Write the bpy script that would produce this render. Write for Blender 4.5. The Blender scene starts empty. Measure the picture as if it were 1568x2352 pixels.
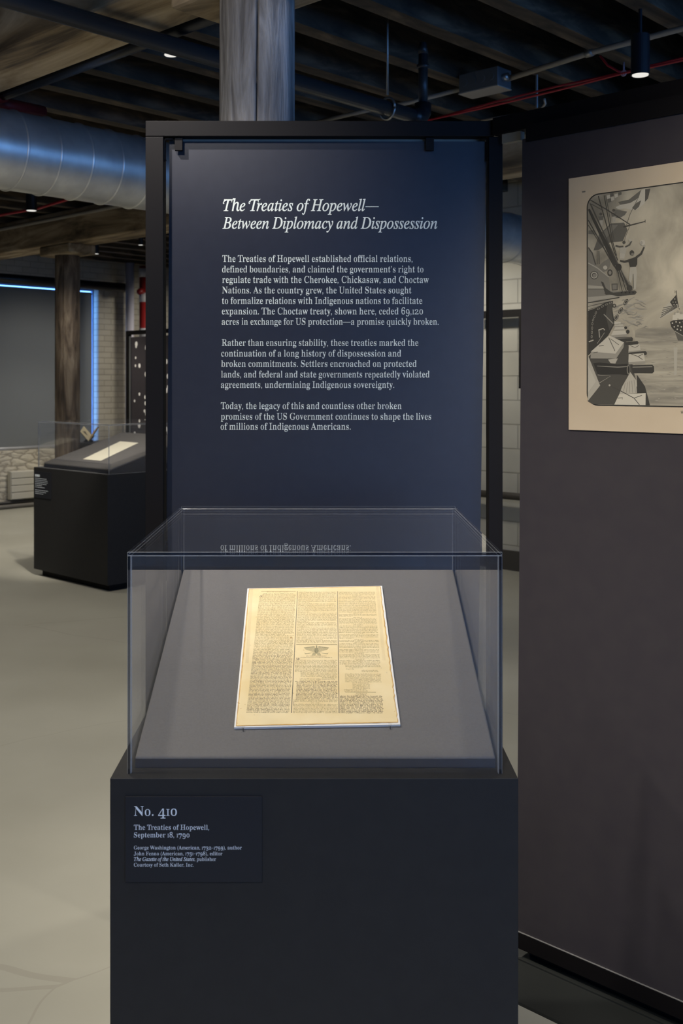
import bpy, bmesh, math, random
from mathutils import Vector, Matrix

SC = bpy.context.scene
COL = SC.collection
random.seed(7)

# ------------------------------------------------------------------ camera, world, exposure
FPX, CX, HY = 2400.0, 753.0, 878.0          # focal length in pixels, vanishing column, horizon row
EYE = Vector((0, 0, 1.55))
cam_d = bpy.data.cameras.new('camera')
cam = bpy.data.objects.new('camera', cam_d)
COL.objects.link(cam)
cam.location = EYE
cam.rotation_euler = (math.pi / 2, 0, 0)
cam_d.sensor_fit = 'VERTICAL'
cam_d.sensor_height = 36.0
cam_d.lens = 36.0 * FPX / 2352
cam_d.shift_x = (784 - CX) / 2352
cam_d.shift_y = -(1176 - HY) / 2352
cam_d.clip_start = 0.05
cam_d.dof.use_dof = True
cam_d.dof.focus_distance = 2.45
cam_d.dof.aperture_fstop = 8.0
SC.camera = cam

world = bpy.data.worlds.new('world')
SC.world = world
world.use_nodes = True
world.node_tree.nodes['Background'].inputs[0].default_value = (0.55, 0.62, 0.75, 1)
world.node_tree.nodes['Background'].inputs[1].default_value = 0.05
SC.view_settings.view_transform = 'Standard'
SC.view_settings.look = 'None'
SC.view_settings.exposure = 0.0
SC.view_settings.gamma = 1.0
SC.view_settings.use_curve_mapping = False
SC.cycles.use_denoising = True
SC.cycles.max_bounces = 10
SC.cycles.transparent_max_bounces = 40
SC.cycles.caustics_reflective = False
SC.cycles.caustics_refractive = False
SC.cycles.sample_clamp_indirect = 4.0

# building grid: u runs to the right and nearer, v to the right and farther
UX, UY = 0.723, -0.691
U = Vector((UX, UY, 0)); V = Vector((-UY, UX, 0))
TH = math.atan2(UY, UX)
C0 = Vector((-0.221, 3.254, 0))


def AB(a, b, z=0.0):
    return C0 + U * a + V * b + Vector((0, 0, z))


def ray(px, py):
    return Vector(((px - CX) / FPX, 1.0, (HY - py) / FPX))


def at(px, py, y):
    return EYE + ray(px, py) * y


def atz(px, py, z):
    r = ray(px, py)
    return EYE + r * ((z - EYE.z) / r.z)


def hit(px, py, p0, n):
    r = ray(px, py)
    return EYE + r * ((p0 - EYE).dot(n) / r.dot(n))


def spot(loc, target, power, deg=70, blend=0.6, color=(1.0, 0.92, 0.80), size=0.04):
    l = bpy.data.lights.new('spot_light', 'SPOT')
    l.energy = power; l.spot_size = math.radians(deg); l.spot_blend = blend
    l.color = color; l.shadow_soft_size = size
    o = bpy.data.objects.new('spot_light', l)
    COL.objects.link(o)
    o.location = loc
    d = Vector(target) - Vector(loc)
    o.rotation_euler = d.to_track_quat('-Z', 'Y').to_euler()
    return o


WARM = (1.0, 0.92, 0.79)
# track lamps over the exhibit, lamps of the hall, and unseen spots added as brighteners
spot((-0.62, 2.22, 2.95), (-0.02, 2.18, 0.95), 62, 56, 0.7, WARM, .05)
spot((0.55, 2.16, 2.95), (0.0, 2.18, 0.95), 38, 56, 0.7, WARM, .05)
spot((-0.95, 2.34, 3.0), (-0.12, 2.94, 1.35), 135, 62, 0.9, (1, .93, .86), .03)
spot((1.0, 0.35, 2.95), (1.36, 2.12, 1.55), 400, 57, 1.0, WARM, .16)  # unseen spot aimed to brighten the partition and its print
spot((-0.7, 1.7, 2.95), (-0.2, 3.2, 2.5), 38, 46, 0.8, (1, .95, .9), .05)  # unseen spot added to brighten the grey post
spot((-0.3, 0.1, 2.95), (-0.1, 1.8, 0.5), 88, 70, 0.9, (1, .96, .92), .12)  # unseen spot added to light the plinth front and caption
for p in [(-1.5, 1.7), (-1.7, 3.6), (-2.6, 5.6), (-3.6, 8.0), (-1.2, 6.6), (-4.2, 10.6), 
          (-0.9, -0.8), (1.6, 0.0), (-2.4, 10.9), (-2.9, 12.2)]:
    spot((p[0], p[1], 2.83), (p[0], p[1], 0), 108 if p[1] < 6 else 75, 115, 0.8, WARM, .08)
spot((-1.5, 6.8, 2.83), (-1.95, 8.45, 0.95), 250, 36, 0.7, WARM)
spot((-1.85, 8.5, 2.83), (-2.46, 9.8, 1.4), 45, 60, .8, WARM, .08)  # unseen spot added to brighten the brown post
spot(AB(-7.9, 4.6, 2.8), AB(-9.4, 4.9, 0.6), 38, 110, .8, WARM, .1)  # unseen spot added to wash the left wall by the window
spot(AB(-7.6, 6.6, 2.8), AB(-9.3, 6.4, 1.3), 48, 100, .8, WARM, .1)  # another added spot, for the left wall past the window
spot(AB(-6.9, 4.2, 2.8), AB(-7.9, 5.5, 1.4), 20, 80, .8, WARM, .1)  # unseen spot added to brighten the dotted panel
spot((0.95, 4.3, 2.83), (0.95, 4.3, 0), 100, 105, .8, WARM, .08)  # unseen spot added to brighten the floor behind the frame
spot((-1.0, 2.6, 2.45), (-1.35, 5.0, 2.5), 8, 50, .9, WARM, .08)  # unseen spot added to light the duct's lower side
spot(AB(-2.9, 3.8, 2.8), AB(-2.5, 5.1, 0.9), 85, 110, .8, WARM, .1)  # unseen spot added to brighten the back wall at the slit


# ------------------------------------------------------------------ mesh builder
class MB:
    def __init__(self):
        self.v = []; self.f = []; self.m = []; self.mi = 0

    def add(self, verts, faces, mi=None):
        k = len(self.v)
        self.v += [Vector(p) for p in verts]
        for f in faces:
            self.f.append([k + i for i in f]); self.m.append(self.mi if mi is None else mi)
        return self

    def hexa(self, p):
        return self.add(p, [(0, 3, 2, 1), (4, 5, 6, 7), (0, 1, 5, 4), (1, 2, 6, 5), (2, 3, 7, 6), (3, 0, 4, 7)])

    def box(self, x0, x1, y0, y1, z0, z1):
        return self.hexa([(x0, y0, z0), (x1, y0, z0), (x1, y1, z0), (x0, y1, z0),
                          (x0, y0, z1), (x1, y0, z1), (x1, y1, z1), (x0, y1, z1)])

    def abox(self, a0, a1, b0, b1, z0, z1):
        return self.hexa([AB(a0, b0, z0), AB(a1, b0, z0), AB(a1, b1, z0), AB(a0, b1, z0),
                          AB(a0, b0, z1), AB(a1, b0, z1), AB(a1, b1, z1), AB(a0, b1, z1)])

    def poly(self, pts):
        return self.add(pts, [tuple(range(len(pts)))])

    def slab(self, pts, d):
        """polygon extruded by vector d"""
        n = len(pts); d = Vector(d)
        v = [Vector(p) for p in pts] + [Vector(p) + d for p in pts]
        f = [tuple(range(n))[::-1], tuple(range(n, 2 * n))]
        f += [(i, (i + 1) % n, n + (i + 1) % n, n + i) for i in range(n)]
        return self.add(v, f)

    def tube(self, path, r, n=12, cap=True):
        path = [Vector(p) for p in path]
        rs = r if isinstance(r, (list, tuple)) else [r] * len(path)
        rings = []; prev = None
        for i, p in enumerate(path):
            t = (path[min(i + 1, len(path) - 1)] - path[max(i - 1, 0)]).normalized()
            if prev is None:
                ref = Vector((0, 0, 1)) if abs(t.z) < .9 else Vector((1, 0, 0))
                x = t.cross(ref).normalized()
            else:
                x = (prev - t * prev.dot(t)).normalized()
            prev = x; y = t.cross(x)
            rings.append([p + (x * math.cos(2 * math.pi * k / n) + y * math.sin(2 * math.pi * k / n)) * rs[i] for k in range(n)])
        v = [q for rg in rings for q in rg]; f = []
        for i in range(len(path) - 1):
            for k in range(n):
                f.append((i * n + k, i * n + (k + 1) % n, (i + 1) * n + (k + 1) % n, (i + 1) * n + k))
        if cap:
            f.append(tuple(range(n))[::-1]); f.append(tuple((len(path) - 1) * n + k for k in range(n)))
        return self.add(v, f)

    def lathe(self, c, prof, n=24):
        """prof: list of (radius, z) around the vertical through c"""
        c = Vector(c); v = []; f = []
        for r, z in prof:
            v += [c + Vector((r * math.cos(2 * math.pi * k / n), r * math.sin(2 * math.pi * k / n), z)) for k in range(n)]
        for i in range(len(prof) - 1):
            for k in range(n):
                f.append((i * n + k, i * n + (k + 1) % n, (i + 1) * n + (k + 1) % n, (i + 1) * n + k))
        f.append(tuple(range(n))[::-1]); f.append(tuple((len(prof) - 1) * n + k for k in range(n)))
        return self.add(v, f)

    def build(self, name, mats, root=None, base=None, rot=0.0, smooth=False, bevel=0, bevmat=-1, seg=2):
        me = bpy.data.meshes.new(name)
        if root is not None:
            o0, rz = FR[root.name]
        else:
            o0 = Vector(base) if base is not None else Vector((0, 0, 0)); rz = rot
        R = Matrix.Rotation(-rz, 3, 'Z')
        me.from_pydata([R @ (p - o0) for p in self.v], [], self.f)
        mats = mats if isinstance(mats, (list, tuple)) else [mats]
        for m in mats: me.materials.append(m)
        for p, mi in zip(me.polygons, self.m):
            p.material_index = mi
        bm = bmesh.new(); bm.from_mesh(me)
        bmesh.ops.recalc_face_normals(bm, faces=bm.faces)
        if bevel:
            es = [e for e in bm.edges if len(e.link_faces) == 2 and e.calc_face_angle(0) > .5]
            bmesh.ops.bevel(bm, geom=es, offset=bevel, segments=seg, profile=.5, affect='EDGES', material=bevmat, clamp_overlap=True)
        bm.to_mesh(me); bm.free()
        if smooth:
            me.polygons.foreach_set('use_smooth', [True] * len(me.polygons))
        o = bpy.data.objects.new(name, me)
        COL.objects.link(o)
        if root is not None:
            o.parent = root
        else:
            o.location = o0; o.rotation_euler = (0, 0, rz)
        FR[o.name] = (o0, rz)
        return o


FR = {}


def tag(o, label=None, cat=None, group=None, kind=None):
    if label: o['label'] = label
    if cat: o['category'] = cat
    if group: o['group'] = group
    if kind: o['kind'] = kind
    return o


def thing(name, label, cat, base, rot=0.0, group=None):
    o = bpy.data.objects.new(name, None)
    o.empty_display_size = .1
    COL.objects.link(o)
    o.location = base; o.rotation_euler = (0, 0, rot)
    FR[o.name] = (Vector(base), rot)
    return tag(o, label, cat, group)


def copy_tree(o, loc=None, parent=None):
    c = o.copy(); COL.objects.link(c)
    if parent: c.parent = parent
    if loc is not None: c.location = loc
    for ch in list(o.children): copy_tree(ch, None, c)
    return c


# ------------------------------------------------------------------ materials
def srgb(r, g, b):
    f = lambda c: (c / 255 / 12.92) if c / 255 <= .04045 else ((c / 255 + .055) / 1.055) ** 2.4
    return (f(r), f(g), f(b), 1)


MATS = {}


def mat(name, base, rough=.6, metal=0.0, c2=None, scale=(4, 4, 4), detail=6, lo=.35, hi=.65, bump=0.0, bscale=None,
        emit=None, estr=0.0, spec=.5):
    if name in MATS: return MATS[name]
    m = bpy.data.materials.new(name); m.use_nodes = True
    nt = m.node_tree; b = nt.nodes['Principled BSDF']
    base = tuple(base) if len(base) == 4 else tuple(base) + (1,)
    b.inputs['Base Color'].default_value = base
    b.inputs['Roughness'].default_value = rough
    b.inputs['Metallic'].default_value = metal
    b.inputs['Specular IOR Level'].default_value = spec
    if emit:
        b.inputs['Emission Color'].default_value = tuple(emit) + (1,)
        b.inputs['Emission Strength'].default_value = estr
    tc = mp = None
    if c2 is not None or bump:
        tc = nt.nodes.new('ShaderNodeTexCoord'); mp = nt.nodes.new('ShaderNodeMapping')
        mp.inputs['Scale'].default_value = scale
        nt.links.new(tc.outputs['Object'], mp.inputs['Vector'])
        nz = nt.nodes.new('ShaderNodeTexNoise'); nz.inputs['Scale'].default_value = 1; nz.inputs['Detail'].default_value = detail
        nt.links.new(mp.outputs[0], nz.inputs['Vector'])
        if c2 is not None:
            rp = nt.nodes.new('ShaderNodeValToRGB')
            c2 = tuple(c2) if len(c2) == 4 else tuple(c2) + (1,)
            rp.color_ramp.elements[0].position = lo; rp.color_ramp.elements[0].color = base
            rp.color_ramp.elements[1].position = hi; rp.color_ramp.elements[1].color = c2
            nt.links.new(nz.outputs['Fac'], rp.inputs[0]); nt.links.new(rp.outputs[0], b.inputs['Base Color'])
        if bump:
            bn = nt.nodes.new('ShaderNodeBump'); bn.inputs['Strength'].default_value = bump; bn.inputs['Distance'].default_value = .01
            src = nz
            if bscale:
                src = nt.nodes.new('ShaderNodeTexNoise'); src.inputs['Scale'].default_value = bscale; src.inputs['Detail'].default_value = 3
                nt.links.new(tc.outputs['Object'], src.inputs['Vector'])
            nt.links.new(src.outputs['Fac'], bn.inputs['Height']); nt.links.new(bn.outputs[0], b.inputs['Normal'])
    MATS[name] = m
    return m


def emat(name, col, s):
    m = bpy.data.materials.new(name); m.use_nodes = True
    nt = m.node_tree; nt.nodes.clear()
    e = nt.nodes.new('ShaderNodeEmission'); e.inputs[0].default_value = tuple(col) + (1,); e.inputs[1].default_value = s
    o = nt.nodes.new('ShaderNodeOutputMaterial'); nt.links.new(e.outputs[0], o.inputs[0])
    return m


def acrylic(name, body=0.0, tint=(1, 1, 1), f0=.04, rough=0.0, dust=0.0):
    """clear sheet: straight transmission plus a Fresnel mirror that works from both sides"""
    m = bpy.data.materials.new(name); m.use_nodes = True
    nt = m.node_tree; nt.nodes.clear()
    N = nt.nodes.new; L = nt.links.new
    g = N('ShaderNodeNewGeometry'); d = N('ShaderNodeVectorMath'); d.operation = 'DOT_PRODUCT'
    L(g.outputs['Incoming'], d.inputs[0]); L(g.outputs['Normal'], d.inputs[1])
    ab = N('ShaderNodeMath'); ab.operation = 'ABSOLUTE'; L(d.outputs['Value'], ab.inputs[0])
    om = N('ShaderNodeMath'); om.operation = 'SUBTRACT'; om.inputs[0].default_value = 1; L(ab.outputs[0], om.inputs[1])
    pw = N('ShaderNodeMath'); pw.operation = 'POWER'; pw.inputs[1].default_value = 5; L(om.outputs[0], pw.inputs[0])
    mu = N('ShaderNodeMath'); mu.operation = 'MULTIPLY_ADD'; mu.inputs[1].default_value = 1 - f0; mu.inputs[2].default_value = f0
    L(pw.outputs[0], mu.inputs[0])
    t = N('ShaderNodeBsdfTransparent'); t.inputs[0].default_value = tuple(tint) + (1,)
    gl = N('ShaderNodeBsdfGlossy'); gl.inputs['Roughness'].default_value = rough; gl.inputs[0].default_value = (1, 1, 1, 1)
    mx = N('ShaderNodeMixShader'); L(mu.outputs[0], mx.inputs[0]); L(t.outputs[0], mx.inputs[1]); L(gl.outputs[0], mx.inputs[2])
    out = mx
    if body or dust:
        df = N('ShaderNodeBsdfDiffuse'); df.inputs[0].default_value = (.85, .88, .9, 1)
        m2 = N('ShaderNodeMixShader'); m2.inputs[0].default_value = body
        if dust:
            tc = N('ShaderNodeTexCoord'); vo = N('ShaderNodeTexVoronoi'); vo.inputs['Scale'].default_value = 45
            L(tc.outputs['Object'], vo.inputs['Vector'])
            cr = N('ShaderNodeMath'); cr.operation = 'LESS_THAN'; cr.inputs[1].default_value = .028
            L(vo.outputs['Distance'], cr.inputs[0])
            ma = N('ShaderNodeMath'); ma.operation = 'MULTIPLY_ADD'; ma.inputs[1].default_value = dust; ma.inputs[2].default_value = body
            L(cr.outputs[0], ma.inputs[0]); L(ma.outputs[0], m2.inputs[0])
        L(mx.outputs[0], m2.inputs[1]); L(df.outputs[0], m2.inputs[2]); out = m2
    o = N('ShaderNodeOutputMaterial'); L(out.outputs[0], o.inputs[0])
    return m


def brickmat(name, axis, c1, c2, mortar, rough=.8, bw=.22, rh=.075):
    """white painted brick; axis 0: wall runs along local x, 1: along local y"""
    m = bpy.data.materials.new(name); m.use_nodes = True
    nt = m.node_tree; b = nt.nodes['Principled BSDF']; N = nt.nodes.new; L = nt.links.new
    tc = N('ShaderNodeTexCoord'); sp = N('ShaderNodeSeparateXYZ'); cb = N('ShaderNodeCombineXYZ')
    L(tc.outputs['Object'], sp.inputs[0]); L(sp.outputs[axis], cb.inputs[0]); L(sp.outputs[2], cb.inputs[1])
    bt = N('ShaderNodeTexBrick'); L(cb.outputs[0], bt.inputs['Vector'])
    bt.inputs['Scale'].default_value = 1; bt.inputs['Brick Width'].default_value = bw; bt.inputs['Row Height'].default_value = rh
    bt.inputs['Mortar Size'].default_value = .006; bt.inputs['Mortar Smooth'].default_value = .4
    bt.inputs['Color1'].default_value = c1; bt.inputs['Color2'].default_value = c2; bt.inputs['Mortar'].default_value = mortar
    nz = N('ShaderNodeTexNoise'); nz.inputs['Scale'].default_value = 3; L(tc.outputs['Object'], nz.inputs['Vector'])
    mx = N('ShaderNodeMixRGB'); mx.blend_type = 'MULTIPLY'; mx.inputs[0].default_value = .35
    L(bt.outputs['Color'], mx.inputs[1]); L(nz.outputs['Fac'], mx.inputs[2]); L(mx.outputs[0], b.inputs['Base Color'])
    bn = N('ShaderNodeBump'); bn.inputs['Strength'].default_value = .6; bn.inputs['Distance'].default_value = .01; bn.invert = True
    L(bt.outputs['Fac'], bn.inputs['Height']); L(bn.outputs[0], b.inputs['Normal'])
    b.inputs['Roughness'].default_value = rough
    return m


def stonemat(name):
    m = bpy.data.materials.new(name); m.use_nodes = True
    nt = m.node_tree; b = nt.nodes['Principled BSDF']; N = nt.nodes.new; L = nt.links.new
    tc = N('ShaderNodeTexCoord'); mp = N('ShaderNodeMapping'); mp.inputs['Scale'].default_value = (5.5, 5.5, 15)
    nz = N('ShaderNodeTexNoise'); nz.inputs['Scale'].default_value = 2; va = N('ShaderNodeVectorMath'); va.operation = 'MULTIPLY_ADD'
    va.inputs[1].default_value = (.5, .5, .5)
    L(tc.outputs['Object'], mp.inputs[0]); L(mp.outputs[0], nz.inputs[0]); L(nz.outputs['Color'], va.inputs[0]); L(mp.outputs[0], va.inputs[2])
    vo = N('ShaderNodeTexVoronoi'); vo.feature = 'DISTANCE_TO_EDGE'; vo.inputs['Scale'].default_value = 1; L(va.outputs[0], vo.inputs['Vector'])
    rp = N('ShaderNodeValToRGB'); rp.color_ramp.elements[0].position = .0; rp.color_ramp.elements[0].color = (.33, .29, .235, 1)
    rp.color_ramp.elements[1].position = .12; rp.color_ramp.elements[1].color = (.62, .58, .48, 1)
    L(vo.outputs[0], rp.inputs[0]); L(rp.outputs[0], b.inputs['Base Color'])
    bn = N('ShaderNodeBump'); bn.inputs['Strength'].default_value = .8; bn.inputs['Distance'].default_value = .03
    L(vo.outputs[0], bn.inputs['Height']); L(bn.outputs[0], b.inputs['Normal']); b.inputs['Roughness'].default_value = .85
    return m


def woodmat(name, c1, c2, c3, sc, rough=.75, bump=.4):
    """timber with grain drawn out along one axis"""
    m = bpy.data.materials.new(name); m.use_nodes = True
    nt = m.node_tree; b = nt.nodes['Principled BSDF']; N = nt.nodes.new; L = nt.links.new
    tc = N('ShaderNodeTexCoord'); mp = N('ShaderNodeMapping'); mp.inputs['Scale'].default_value = sc
    L(tc.outputs['Object'], mp.inputs[0])
    n1 = N('ShaderNodeTexNoise'); n1.inputs['Scale'].default_value = 1; n1.inputs['Detail'].default_value = 9; n1.inputs['Roughness'].default_value = .62
    n1.inputs['Distortion'].default_value = .6
    L(mp.outputs[0], n1.inputs[0])
    rp = N('ShaderNodeValToRGB'); e = rp.color_ramp.elements
    e[0].position = .36; e[0].color = c1; e[1].position = .66; e[1].color = c3
    k = e.new(.5); k.color = c2
    L(n1.outputs['Fac'], rp.inputs[0]); L(rp.outputs[0], b.inputs['Base Color'])
    bn = N('ShaderNodeBump'); bn.inputs['Strength'].default_value = bump; bn.inputs['Distance'].default_value = .012
    L(n1.outputs['Fac'], bn.inputs['Height']); L(bn.outputs[0], b.inputs['Normal']); b.inputs['Roughness'].default_value = rough
    return m


def floormat():
    m = bpy.data.materials.new('polished_concrete'); m.use_nodes = True
    nt = m.node_tree; b = nt.nodes['Principled BSDF']; N = nt.nodes.new; L = nt.links.new
    tc = N('ShaderNodeTexCoord')
    n1 = N('ShaderNodeTexNoise'); n1.inputs['Scale'].default_value = .8; n1.inputs['Detail'].default_value = 8
    L(tc.outputs['Object'], n1.inputs[0])
    rp = N('ShaderNodeValToRGB'); e = rp.color_ramp.elements
    e[0].position = .35; e[0].color = (.36, .352, .30, 1); e[1].position = .68; e[1].color = (.45, .445, .385, 1)
    L(n1.outputs['Fac'], rp.inputs[0])
    # hairline cracks
    n2 = N('ShaderNodeTexNoise'); n2.inputs['Scale'].default_value = 1.5; L(tc.outputs['Object'], n2.inputs[0])
    va = N('ShaderNodeVectorMath'); va.operation = 'MULTIPLY_ADD'; va.inputs[1].default_value = (.25, .25, 0)
    L(n2.outputs['Color'], va.inputs[0]); L(tc.outputs['Object'], va.inputs[2])
    vo = N('ShaderNodeTexVoronoi'); vo.feature = 'DISTANCE_TO_EDGE'; vo.inputs['Scale'].default_value = .55; L(va.outputs[0], vo.inputs['Vector'])
    lt = N('ShaderNodeMath'); lt.operation = 'LESS_THAN'; lt.inputs[1].default_value = .0016; L(vo.outputs[0], lt.inputs[0])
    sc = N('ShaderNodeMath'); sc.operation = 'MULTIPLY'; sc.inputs[1].default_value = .22; L(lt.outputs[0], sc.inputs[0])
    mx = N('ShaderNodeMixRGB'); mx.inputs[2].default_value = (.2, .17, .14, 1)
    L(sc.outputs[0], mx.inputs[0]); L(rp.outputs[0], mx.inputs[1]); L(mx.outputs[0], b.inputs['Base Color'])
    b.inputs['Roughness'].default_value = .42; b.inputs['Specular IOR Level'].default_value = .35
    return m


M_floor = floormat()
M_brick_b = brickmat('white_brick', 1, (.62, .59, .50, 1), (.55, .52, .44, 1), (.43, .40, .34, 1))
M_brick_a = brickmat('white_brick_cross', 0, (.62, .61, .54, 1), (.55, .54, .47, 1), (.40, .39, .34, 1), bw=.4, rh=.2)
M_stone = stonemat('painted_stone')
M_deck = mat('ceiling_boards', (.012, .009, .006), .9, c2=(.022, .016, .010), scale=(2, 12, 2))
M_joist = woodmat('joist_wood', (.020, .015, .010, 1), (.062, .046, .030, 1), (.18, .13, .08, 1), (10, 2.2, 10))
M_beam = woodmat('beam_wood', (.08, .058, .036, 1), (.33, .245, .145, 1), (.60, .49, .33, 1), (1.3, 7, 7), .8)
M_post = woodmat('post_wood', (.11, .102, .098, 1), (.23, .218, .208, 1), (.40, .385, .37, 1), (20, 20, 2.4), .8, 1.0)
M_post2 = woodmat('brown_post_wood', (.05, .037, .026, 1), (.17, .125, .085, 1), (.36, .29, .20, 1), (12, 12, 2), .8, .8)
M_black = mat('black_steel', srgb(13, 10, 11), .6, spec=.22)
M_blackpipe = mat('black_pipe_paint', (.012, .013, .016), .35)
M_duct = mat('galvanised_duct', (.80, .80, .76), .36, .75, c2=(.64, .64, .62), scale=(6, 6, 6), lo=.4, hi=.6)
M_galv = mat('galvanised_steel', (.42, .42, .40), .42, .9)
M_conduit = mat('painted_conduit', (.36, .34, .30), .5)
M_red = mat('red_cable_jacket', (.45, .02, .035), .45)
M_redpaint = mat('red_enamel', (.32, .02, .02), .4)
M_plinth = mat('plinth_paint', srgb(37, 37, 38), .55, c2=srgb(40, 40, 41), scale=(40, 40, 40), spec=.3)
M_panel = mat('navy_panel', srgb(35, 37, 48), .42, c2=srgb(38, 40, 51), scale=(30, 30, 30), bump=.05, bscale=900, spec=.6)
M_part = mat('dark_partition', srgb(54, 50, 54), .5, c2=srgb(57, 53, 56), scale=(20, 20, 20), spec=.4)
M_fabric = mat('grey_fabric', srgb(103, 101, 100), .95, c2=srgb(109, 107, 106), scale=(300, 300, 300), bump=.25, bscale=1200, spec=.1)
M_white = mat('white_mount_board', (.82, .81, .78), .7)
M_letter = mat('pale_lettering', srgb(238, 244, 234), .6)
M_letter2 = mat('pale_blue_lettering', srgb(226, 236, 246), .6)
M_shade = mat('grey_blind', srgb(120, 124, 126), .85)
M_radiator = mat('cream_radiator', (.58, .56, .49), .45)
M_whitepaint = mat('white_paint', (.62, .62, .64), .6)
M_sky = emat('daylight', (.15, .40, 1.0), 5.2)
M_lens = emat('lamp_lens', (1.0, .97, .9), .85)
M_acr = acrylic('clear_acrylic', 0.003, (.99, .993, 1.0), dust=.25)
M_acr_edge = acrylic('acrylic_edge', .004, (.30, .34, .46), f0=.06, rough=.04)
M_acr_line = acrylic('acrylic_polished_arris', .36, (.85, .9, .95), f0=.2, rough=.1)

# ------------------------------------------------------------------ lettering
_gl = {}


def mapch(ch, style):
    o = ord(ch)
    if style == 'roman':
        if 'A' <= ch <= 'Z': return chr(0x1D400 + o - 65)
        if 'a' <= ch <= 'z': return chr(0x1D41A + o - 97)
        if '0' <= ch <= '9': return chr(0x1D7CE + o - 48)
    elif style == 'italic':
        if ch == 'h': return '\u210e'
        if 'A' <= ch <= 'Z': return chr(0x1D434 + o - 65)
        if 'a' <= ch <= 'z': return chr(0x1D44E + o - 97)
    return ch


def _mesh(s, off=0.0):
    c = bpy.data.curves.new('t', 'FONT'); c.body = s; c.offset = off; c.resolution_u = 4
    o = bpy.data.objects.new('t', c); COL.objects.link(o)
    dg = bpy.context.evaluated_depsgraph_get()
    me = bpy.data.meshes.new_from_object(o.evaluated_get(dg))
    v = [(p.co.x, p.co.y) for p in me.vertices]; f = [tuple(p.vertices) for p in me.polygons]
    bpy.data.meshes.remove(me); bpy.data.objects.remove(o); bpy.data.curves.remove(c)
    return v, f


def _width(v): return max(p[0] for p in v) - min(p[0] for p in v)


def thin(v, f, t0=.045, k=.50):
    """slims the upright strokes of a heavy letter and keeps its hairlines"""
    cnt = {}
    for fc in f:
        n = len(fc)
        for i in range(n):
            a, b = fc[i], fc[(i + 1) % n]
            cnt[(a, b)] = 1
    be = [(a, b) for (a, b) in cnt if (b, a) not in cnt]
    if not be: return v
    nx = {}
    for a, b in be:                     # faces counter-clockwise: outside is on the right of a->b
        dx, dy = v[b][0] - v[a][0], v[b][1] - v[a][1]
        l = math.hypot(dx, dy) or 1
        for q in (a, b):
            e = nx.setdefault(q, [0, 0]); e[0] += dy / l; e[1] += -dx / l
    out = list(v)
    for q, (ex, ey) in nx.items():
        l = math.hypot(ex, ey) or 1; ex /= l
        if abs(ex) < .3: continue
        d = -1 if ex > 0 else 1
        best = None
        for jit in (1.3e-4, -1.3e-4):
            y = v[q][1] + jit
            for a, b in be:
                if a == q or b == q: continue
                y0, y1 = v[a][1], v[b][1]
                if (y0 - y) * (y1 - y) >= 0: continue
                x = v[a][0] + (y - y0) / (y1 - y0) * (v[b][0] - v[a][0])
                w = (x - v[q][0]) * d
                if w > .004 and (best is None or w < best): best = w
        if best is None or best > .21 or best < t0: continue
        out[q] = (v[q][0] + d * .5 * (best - (t0 + (best - t0) * k)) * min(1, abs(ex) * 1.15), v[q][1])
    return out


def disc(cx, cy, r, n=14):
    return [(cx + r * math.cos(2 * math.pi * i / n), cy + r * math.sin(2 * math.pi * i / n)) for i in range(n)]


XH = .47


def glyph(ch, style):
    key = (ch, style)
    if key in _gl: return _gl[key]
    def comma(y):
        return [(.05, y + .02), (.065, y - .015), (.11, y - .03), (.155, y), (.165, y + .04), (.15, y - .03), (.10, y - .115), (.045, y - .15),
                (.04, y - .135), (.09, y - .09), (.105, y - .02)]
    if ch == ' ': r = ([], [], .24)
    elif ch == '.': d = disc(.11, .05, .058); r = (d, [tuple(range(len(d)))], .24)
    elif ch in ',\u2019':
        y = .045 if ch == ',' else .60
        d = disc(.10, y, .056); t = [(.155, y + .005), (.15, y - .06), (.10, y - .14), (.055, y - .165), (.05, y - .145), (.10, y - .08), (.10, y)]
        r = (d + t, [tuple(range(len(d))), tuple(range(len(d), len(d) + len(t)))], .235)
    elif ch in '\u2014\u2013':
        w = .95 if ch == '\u2014' else .46
        r = ([(.0, .235), (w, .235), (w, .275), (0, .275)], [(0, 1, 2, 3)], w)
    else:
        src = ch; sy = 1; dy = 0; st = style; sx = 1
        if ch in '0123456789':
            st = 'roman'
            if ch == '1': src = 'I'; sy = .70; sx = .72
            elif ch in '02': sy = .70; sx = .98
            elif ch in '34579': dy = -.20
        off = .009 if st == 'italic' else 0.0
        v, f = _mesh(mapch(src, st), off)
        H = mapch('H', st if st != 'plain' else 'roman'); m = mapch(src, st)
        k = ('adv', src, st)
        w1, _ = _mesh(H + m + H); w2, _ = _mesh(H + H)
        adv = _width(w1) - _width(w2)
        if st == 'roman': v = thin(v, f)
        v = [(x * sx, y * sy + dy) for x, y in v]
        r = (v, f, adv * sx)
    _gl[key] = r
    return r


def textrun(mb, segs, left, right, base, size, to3, slope=0.0, squeeze=1.0):
    """segs: [(string, style)]; fitted between two columns on one baseline; to3 puts a page point onto its surface"""
    items = []; x = 0
    for s, st in segs:
        for i, ch in enumerate(s):
            v, f, a = glyph(ch, st)
            items.append((x, v, f)); x += a
            if ch == 'T' and i + 1 < len(s) and s[i + 1] in 'ro': x -= .07
    xs = [ox + p[0] for ox, v, f in items for p in v]
    x0, x1 = min(xs), max(xs)
    sx = (right - left) / (x1 - x0)
    for ox, v, f in items:
        if not v: continue
        pts = []
        for gx, gy in v:
            px = left + (ox + gx - x0) * sx
            pts.append(to3(px, base - gy * size + slope * (px - left)))
        mb.add(pts, f)
    return sx


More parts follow.
